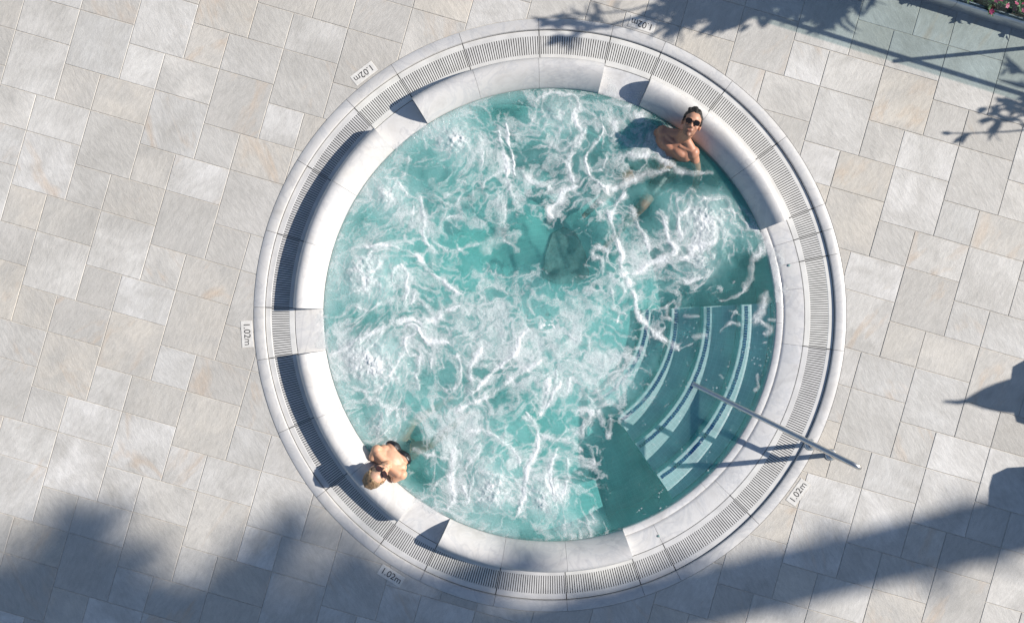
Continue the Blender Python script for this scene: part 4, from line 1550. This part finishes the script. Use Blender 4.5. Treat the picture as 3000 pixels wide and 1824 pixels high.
hw = [Hel(Tw, HMw, (0, -.034, .050), (.086, .102, .086), 1.06), Hel(Tw, HMw, (0, -.070, .01), (.072, .072, .085), 1.06)]
for k in range(7):
    x0 = -.06 + .02 * k
    hw.append(('c', Tw(x0, .045 - abs(x0) * .3, .104 - abs(x0) * .45), Tw(x0 * .8, -.06, .135 - abs(x0) * .4), .012, .016))
hw += [('c', Tw(.074, .03, .05), Tw(.082, -.02, -.01), .014, .012), ('c', Tw(-.074, .03, .05), Tw(-.082, -.02, -.01), .014, .012),
       ('e', Tw(0, -.142, .02), Vector((.036, .034, .036)), HMw)]
hwm = remesh(hw, 0.006, 'hair', 3)
for v in hwm.vertices:
    nn = mnoise.noise(Vector((v.co.dot(LW) * 130, v.co.dot(F) * 22, v.co.z * 22)))
    v.co += v.normal * (0.0016 * nn)
hwo = link('hair', hwm, None, hair_blond)
adopt(hwo, wom)
gw = glasses('sunglasses', wom, Tw, HMw, 1.06, .060, .046, frame_blk, lens_brown, True)
gw.matrix_parent_inverse = Matrix.Translation(-Vector(wom.location))
sw = [(p[0], p[1], p[2] + Vector((.007, .007, .007)), p[3]) if p[0] == 'e' else (p[0], p[1], p[2], p[3] + .007, p[4] + .007) for p in torso_w]
swm = remesh(sw, 0.007, 'swimsuit', 4)
bm = bmesh.new()
bm.from_mesh(swm)
ax = (Q(0, .06, .05) - Q(0, .16, -.27)).normalized()
bmesh.ops.bisect_plane(bm, geom=bm.verts[:] + bm.edges[:] + bm.faces[:], plane_co=Q(0, .125, -.002), plane_no=(ax * 0.85 - F * 0.5).normalized(), clear_outer=True)
for v in bm.verts:
    k = mnoise.noise(v.co * 45)
    v.co += v.normal * (0.004 * k)
bm.to_mesh(swm)
bm.free()
swo = link('swimsuit', swm, None, cloth_blk)
adopt(swo, wom)

# ------------------------------------------------------------------ glass fence and flower bed at the corner
FA, FB = plan(2692, 0), plan(3000, 95)
fd = (FB - FA).normalized()
fn = Vector((-fd.y, fd.x, 0))
if fn.y < 0:
    fn = -fn
F0 = FA - fd * 1.15
FL = 5.4
fence = empty('glass_fence', F0, math.atan2(fd.y, fd.x))
tag(fence, 'green glass fence on a grey metal kerb before the flower bed', 'fence')
b = MB()


def sweep_x(bb, prof, x0, x1):
    m_ = len(prof)
    bb.add([(x0, y, z) for y, z in prof] + [(x1, y, z) for y, z in prof],
           [(k, (k + 1) % m_, m_ + (k + 1) % m_, m_ + k) for k in range(m_)] + [tuple(range(m_)), tuple(range(m_, 2 * m_))[::-1]])


x = 0.0
jn = (FA - F0).length + (plan(2793, 0) - FA).dot(fd) * 0.97
cuts = [0.0, jn - 0.0, jn + 1.9, FL]
for c0_, c1_ in zip(cuts[:-1], cuts[1:]):
    b = MB()
    sweep_x(b, [(0, .0005), (0.002, .09), (0.010, .128), (0.022, .148), (0.030, .152), (0.030, .130), (0.052, .130), (0.052, .152), (0.062, .150), (0.068, .140), (0.07, .0005)], c0_ + .0015, c1_ - .0015)
    b.build('base_channel', M['alu'], fence, 40)
for c0_, c1_ in ((0.02, 2.71), (2.73, 5.38)):
    b = MB()
    b.box(((c0_ + c1_) / 2, 0.041, 0.131 + 0.51), ((c1_ - c0_) / 2 - .004, 0.006, 0.51))
    b.build('glass_panel', M['glass'], fence)
for px_ in (2.72,):
    b = MB()
    b.box((px_, 0.041, 0.131 + 0.51), (0.012, 0.016, 0.51))
    b.build('post', M['rail_dark'], fence)
b = MB()
b.tube([(0.02, 0.015, 1.0), (FL - .02, 0.015, 1.0)], 0.021, 12)
b.build('top_rail', M['rail_dark'], fence, 60)

bed = empty('unused_marker')
bpy.data.objects.remove(bed)
bb = MB()
e0 = F0 + fn * 0.075
e1 = F0 + fd * FL + fn * 0.075
pts = [e0, e1, e1 + fn * 3.0, e0 + fn * 3.0]
bb.add([(p.x, p.y, 0.10) for p in pts] + [(p.x, p.y, -0.01) for p in pts], [(0, 1, 2, 3)] + [(i, 4 + i, 4 + (i + 1) % 4, (i + 1) % 4) for i in range(4)])
so = bb.build('flower_bed', M['soil'])
so['kind'] = 'structure'


def leaf_quad(bb, base, d, up, ln, wd, bend=0.2):
    d = d.normalized()
    s_ = d.cross(up)
    if s_.length < 1e-3:
        s_ = d.cross(Vector((1, 0, 0)))
    s_.normalize()
    nrm = s_.cross(d)
    p = [base, base + d * ln * .35 + s_ * wd * .5, base + d * ln * .35 - s_ * wd * .5, base + d * ln * .72 + s_ * wd * .36 - nrm * ln * bend * .35,
         base + d * ln * .72 - s_ * wd * .36 - nrm * ln * bend * .35, base + d * ln - nrm * ln * bend, base + d * ln * .4 + nrm * wd * -.12]
    bb.add(p, [(0, 1, 6), (0, 6, 2), (1, 3, 6), (6, 4, 2), (6, 3, 5), (6, 5, 4)])


def rdir(rg, zmin=-0.2, zmax=1.0):
    a = rg.uniform(0, 2 * math.pi)
    z = rg.uniform(zmin, zmax)
    r_ = math.sqrt(max(0, 1 - z * z))
    return Vector((r_ * math.cos(a), r_ * math.sin(a), z))


rg = random.Random(5)
k = 0
for row in range(3):
    for c_ in range(9):
        base = F0 + fd * (1.15 + c_ * 0.15 + rg.uniform(-.04, .04)) + fn * (0.16 + row * 0.15 + rg.uniform(-.02, .02))
        pl = empty('flowering_plant', (base.x, base.y, 0.10))
        tag(pl, 'low leafy plant with magenta blossoms in the %s row behind the glass fence' % ('front', 'middle', 'back')[row], 'plant', 'flowering plants in the %s row' % ('front', 'middle', 'back')[row])
        st, lf = MB(), MB()
        tips = []
        for s_ in range(9):
            d = rdir(rg, 0.35, 1.0)
            tip = d * rg.uniform(.09, .16)
            st.tube([(0, 0, -0.01), tip * 0.5 + Vector((0, 0, .02)), tip], [.004, .003, .002], 5)
            tips.append(tip)
            for q in range(14):
                t = rg.uniform(.25, 1.0)
                leaf_quad(lf, tip * t, rdir(rg, -.1, .8), Zv, rg.uniform(.04, .07), rg.uniform(.018, .028), .25)
        st.build('stem', M['leaf'], pl)
        lf.build('foliage', M['leaf'], pl)
        bl = MB()
        for t in tips[:6]:
            c = t + Vector((0, 0, rg.uniform(.01, .03)))
            tl = Matrix.Rotation(rg.uniform(-.4, .4), 3, 'X') @ Matrix.Rotation(rg.uniform(-.4, .4), 3, 'Y')
            for q in range(5):
                a = 2 * math.pi * q / 5
                leaf_quad(bl, c, tl @ Vector((math.cos(a), math.sin(a), .25)), tl @ Zv, .027, .026, .2)
        bl.build('blossom', M['petal'], pl)

# ------------------------------------------------------------------ things beyond the frame whose shadows fall into it
def lift(x, y, z):
    """the point at height z whose shadow falls on plan position x, y"""
    g_ = plan(x, y)
    s_ = z / math.tan(SUN_EL)
    return Vector((g_.x + s_ * math.cos(SUN_AZ), g_.y + s_ * math.sin(SUN_AZ), z))


def shrub(name, label, root, sprays, seed, ln=(.16, .24), wd=(.035, .055)):
    """sprays: list of (branch polyline in world space, leaves, spread)"""
    rg_ = random.Random(seed)
    pl_ = empty(name, root)
    tag(pl_, label, 'shrub')
    st_, lf_ = MB(), MB()
    r0 = Vector(root)
    for line, nl, spread in sprays:
        line = [Vector(p) - r0 for p in line]
        st_.tube([Vector((0, 0, -.02))] + [Vector((line[0].x * .45, line[0].y * .45, line[0].z * .7))] + line, [.018, .014] + [.011 - .007 * i / len(line) for i in range(len(line))], 6)
        for q in range(nl):
            i = rg_.randrange(len(line) - 1) if len(line) > 1 else 0
            p = line[i].lerp(line[min(i + 1, len(line) - 1)], rg_.random())
            p = p + Vector((rg_.gauss(0, spread), rg_.gauss(0, spread * .6), rg_.gauss(0, spread * .6)))
            dd = (line[-1] - line[0]).normalized() if len(line) > 1 else Vector((-1, 0, 0))
            leaf_quad(lf_, p, dd * 1.0 + rdir(rg_, -.6, .6) * .8, Zv, rg_.uniform(*ln), rg_.uniform(*wd), .15)
    st_.build('stem', M['bark'], pl_, 60)
    lf_.build('foliage', M['leaf'], pl_)
    return pl_


shrub('oleander_shrub', 'tall leafy shrub beyond the top edge beside the glass fence', (5.6, 3.75, 0.1), [
    ([lift(2540, -50, 2.0), lift(2400, 0, 2.05), lift(2250, 8, 2.1), lift(2110, 22, 2.1)], 190, .10),
    ([lift(2560, -60, 1.9), lift(2480, 20, 1.9), lift(2420, 50, 1.9)], 70, .06),
    ([lift(2300, -60, 2.2), lift(2100, -5, 2.3), lift(1990, 30, 2.3)], 110, .08),
    ([lift(2350, -40, 2.0), lift(2200, 12, 2.1), lift(2140, 30, 2.1)], 60, .07)], 3, (.18, .28), (.05, .085))
shrub('oleander_shrub', 'slender shrub reaching left beyond the top edge', (6.2, 4.0, 0.1), [
    ([lift(2050, 28, 2.45), lift(1900, 62, 2.45), lift(1780, 85, 2.4), lift(1690, 78, 2.4), lift(1590, 66, 2.4)], 16, .02),
    ([lift(1760, 84, 2.4), lift(1690, 72, 2.4), lift(1600, 62, 2.4)], 22, .05),
    ([lift(1720, 92, 2.4), lift(1670, 104, 2.4), lift(1640, 112, 2.4)], 14, .035),
    ([lift(2060, 55, 2.3), lift(2000, 72, 2.3), lift(1960, 80, 2.3)], 18, .03),
    ([lift(1850, 30, 2.45), lift(1720, 45, 2.45), lift(1650, 42, 2.45)], 10, .02)], 9)
shrub('oleander_shrub', 'leafy shrub beyond the right edge behind the glass fence', (7.9, 2.75, 0.1), [
    ([lift(3120, 280, 1.8), lift(3010, 300, 1.8), lift(2930, 310, 1.75), lift(2910, 330, 1.75)], 34, .05),
    ([lift(3100, 320, 1.7), lift(2990, 340, 1.7), lift(2920, 358, 1.7)], 20, .035),
    ([lift(3110, 240, 1.8), lift(3000, 212, 1.8), lift(2940, 203, 1.8)], 9, .02),
    ([lift(3090, 372, 1.6), lift(2950, 386, 1.6), lift(2830, 391, 1.6), lift(2785, 390, 1.6)], 8, .008),
    ([lift(3150, 330, 1.9), lift(3080, 250, 1.9)], 60, .1)], 21)

# palms whose trunk and crowns shade the lower edge
HPALM = 17.0
rp = random.Random(4)


def palm(label, loc, lean, seed, rad_=0.30, crown=1.0):
    rp_ = random.Random(seed)
    e = empty('palm_tree', loc)
    tag(e, label, 'tree', 'palms beyond the right edge')
    tp = [Vector((0, lean * z, z)) for z in np.linspace(-0.02, HPALM, 26)]
    b_ = MB()
    b_.tube(tp, [rad_ + .03 - 0.05 * i / 25 + 0.02 * (i % 2) for i in range(26)], 14)
    b_.build('trunk', M['bark'], e, 60)
    b_ = MB()
    for k_ in range(295):
        z = rp_.uniform(1.5, HPALM - .3)
        a_ = rp_.uniform(0, 2 * math.pi)
        base_ = Vector(((rad_ - .04) * math.cos(a_), lean * z + (rad_ - .04) * math.sin(a_), z))
        leaf_quad(b_, base_, Vector((math.cos(a_), math.sin(a_), rp_.uniform(-.6, .9))), Zv, rp_.uniform(.15, .45), rp_.uniform(.07, .14), .3)
    b_.build('frond_stubs', M['bark'], e)['kind'] = 'stuff'
    top_ = tp[-1]
    for k_ in range(58):
        f_ = link('frond', FROND[k_ % 3], e)
        f_.location = top_
        f_.rotation_euler = (0, -(R(48) - R(92) * (k_ / 58)) + R(rp_.uniform(-6, 6)), 2.399963 * k_ + rp_.uniform(-.1, .1))
        sc_ = crown * rp_.uniform(.85, 1.1)
        f_.scale = (sc_, sc_, sc_)
    return e


FROND = []
for ln in (2.1, 2.4, 2.6):
    rach = []
    p = Vector((0, 0, 0))
    for s_ in range(9):
        rach.append(p.copy())
        p = p + Vector((1, 0, -0.10 * s_)).normalized() * ln / 8
    b = MB()
    b.tube(rach, [.03 - .0028 * i for i in range(9)], 5)
    for s_ in range(46):
        t = 0.10 + 0.90 * s_ / 45
        i = min(7, int(t * 8))
        pos = rach[i].lerp(rach[i + 1], t * 8 - i)
        tan = (rach[i + 1] - rach[i]).normalized()
        for sg in (-1, 1):
            leaf_quad(b, pos, tan * .55 + Vector((0, sg, 0)) + Zv * rp.uniform(-.45, .1), Zv, 0.62 * math.sin(math.pi * (0.12 + .83 * t)) + .08, .055, .25)
    me = b.mesh('frond')
    me.materials.append(M['leaf'])
    FROND.append(me)
palm('tall leaning palm beyond the right edge, its trunk shading the lower right paving', (22.3, 2.04, 0), -0.209, 4, .30, .92)
palm('unseen palm nearest the paving, added to widen the crown shadow', (20.35, -4.80, 0), 0.190, 5)  # this palm and the next are added to level the shade's upper edge
palm('unseen palm farthest of the three, added to widen the crown shadow', (24.3, -5.25, 0), 0.199, 6)


def lounger(label, loc, rz, back_h=.80):  # unseen loungers, guessed at to cast the shapes at the right edge
    e = empty('guessed_lounger', loc, rz)
    tag(e, label, 'sun lounger', 'unseen sun loungers guessed beyond the right edge')
    b_ = MB()
    b_.box((0.75, 0, .30), (.75, .33, .035))
    b_.build('seat_frame', M['wicker'], e)
    for lx in (.08, 1.42):
        for ly in (-.28, .28):
            b_ = MB()
            b_.box((lx, ly, .133), (.03, .03, .1325))
            b_.build('leg', M['wicker'], e)
    b_ = MB()
    hh = back_h - .30
    rot = Matrix.Rotation(R(-28), 3, 'Y')
    prof = [(-.33, 0), (-.33, hh * .82), (-.27, hh * .97), (-.15, hh), (.15, hh), (.27, hh * .97), (.33, hh * .82), (.33, 0)]
    vs__ = [rot @ Vector((-.03, y, z)) + Vector((0, 0, .31)) for y, z in prof] + [rot @ Vector((.03, y, z)) + Vector((0, 0, .31)) for y, z in prof]
    n_ = len(prof)
    b_.add(vs__, [tuple(range(n_)), tuple(range(n_, 2 * n_))[::-1]] + [(k_, (k_ + 1) % n_, n_ + (k_ + 1) % n_, n_ + k_) for k_ in range(n_)])
    b_.build('backrest', M['wicker'], e)
    b_ = MB()
    b_.box((0.78, 0, .371), (.70, .30, .035))
    b_.build('cushion', M['cushion'], e)
    return e


p = lift(2964, 1150, .75)
lounger('unseen lounger guessed from a shadow at the right edge, beside the parasol', (p.x + .24, p.y - .0, 0), R(4))
p = lift(2902, 1470, .77)
lounger('unseen lounger guessed from a shadow at the right edge, beside the palm shadow', (p.x + .24 - .02, p.y - .02, 0), R(-3), .82)
p = lift(3100, 1560, .80)
lounger('unseen lounger guessed at beyond the lower right corner', (p.x + .24, p.y - .3, 0), R(2))

p = lift(2775, 1178, 2.25)
par = empty('guessed_parasol', (p.x, p.y, 0))  # unseen parasol, a guess at what casts the tapering shadow
tag(par, 'unseen folded parasol guessed from a shadow at the right edge', 'parasol')
b = MB()
b.lathe([(0.001, .07), (.22, .06), (.25, .03), (.25, .0005)], n=24)
b.build('base', M['dark'], par, 40)
b = MB()
b.tube([(0, 0, .05), (0, 0, 2.1)], .022, 12)
b.build('pole', M['steel'], par, 60)
b = MB()
b.tube([(0, 0, 2.06), (0, -.01, 2.18), (0, .012, 2.27)], [.03, .022, .012], 10)
b.build('finial', M['dark'], par, 60)
b = MB()
nA, rings = 40, [(2.13, .02), (2.08, .05), (2.0, .10), (1.9, .145), (1.78, .185), (1.6, .21), (1.3, .20), (1.05, .17), (1.0, .16)]
vs_ = []
for z, r_ in rings:
    for k in range(nA):
        a = 2 * math.pi * k / nA
        rr = r_ * (0.86 + 0.18 * math.sin(a * 8 + z * 2) + .03 * math.sin(a * 3))
        vs_.append((rr * math.cos(a), rr * math.sin(a), z))
fs_ = [(i * nA + k, i * nA + (k + 1) % nA, (i + 1) * nA + (k + 1) % nA, (i + 1) * nA + k) for i in range(len(rings) - 1) for k in range(nA)]
b.add(vs_, fs_ + [tuple(range(nA))])
b.build('canopy', M['canvas'], par, 60)
b = MB()
b.lathe([(.175, 1.42), (.185, 1.40), (.185, 1.36), (.175, 1.34)], n=24)
b.build('tie_strap', M['dark'], par, 60)
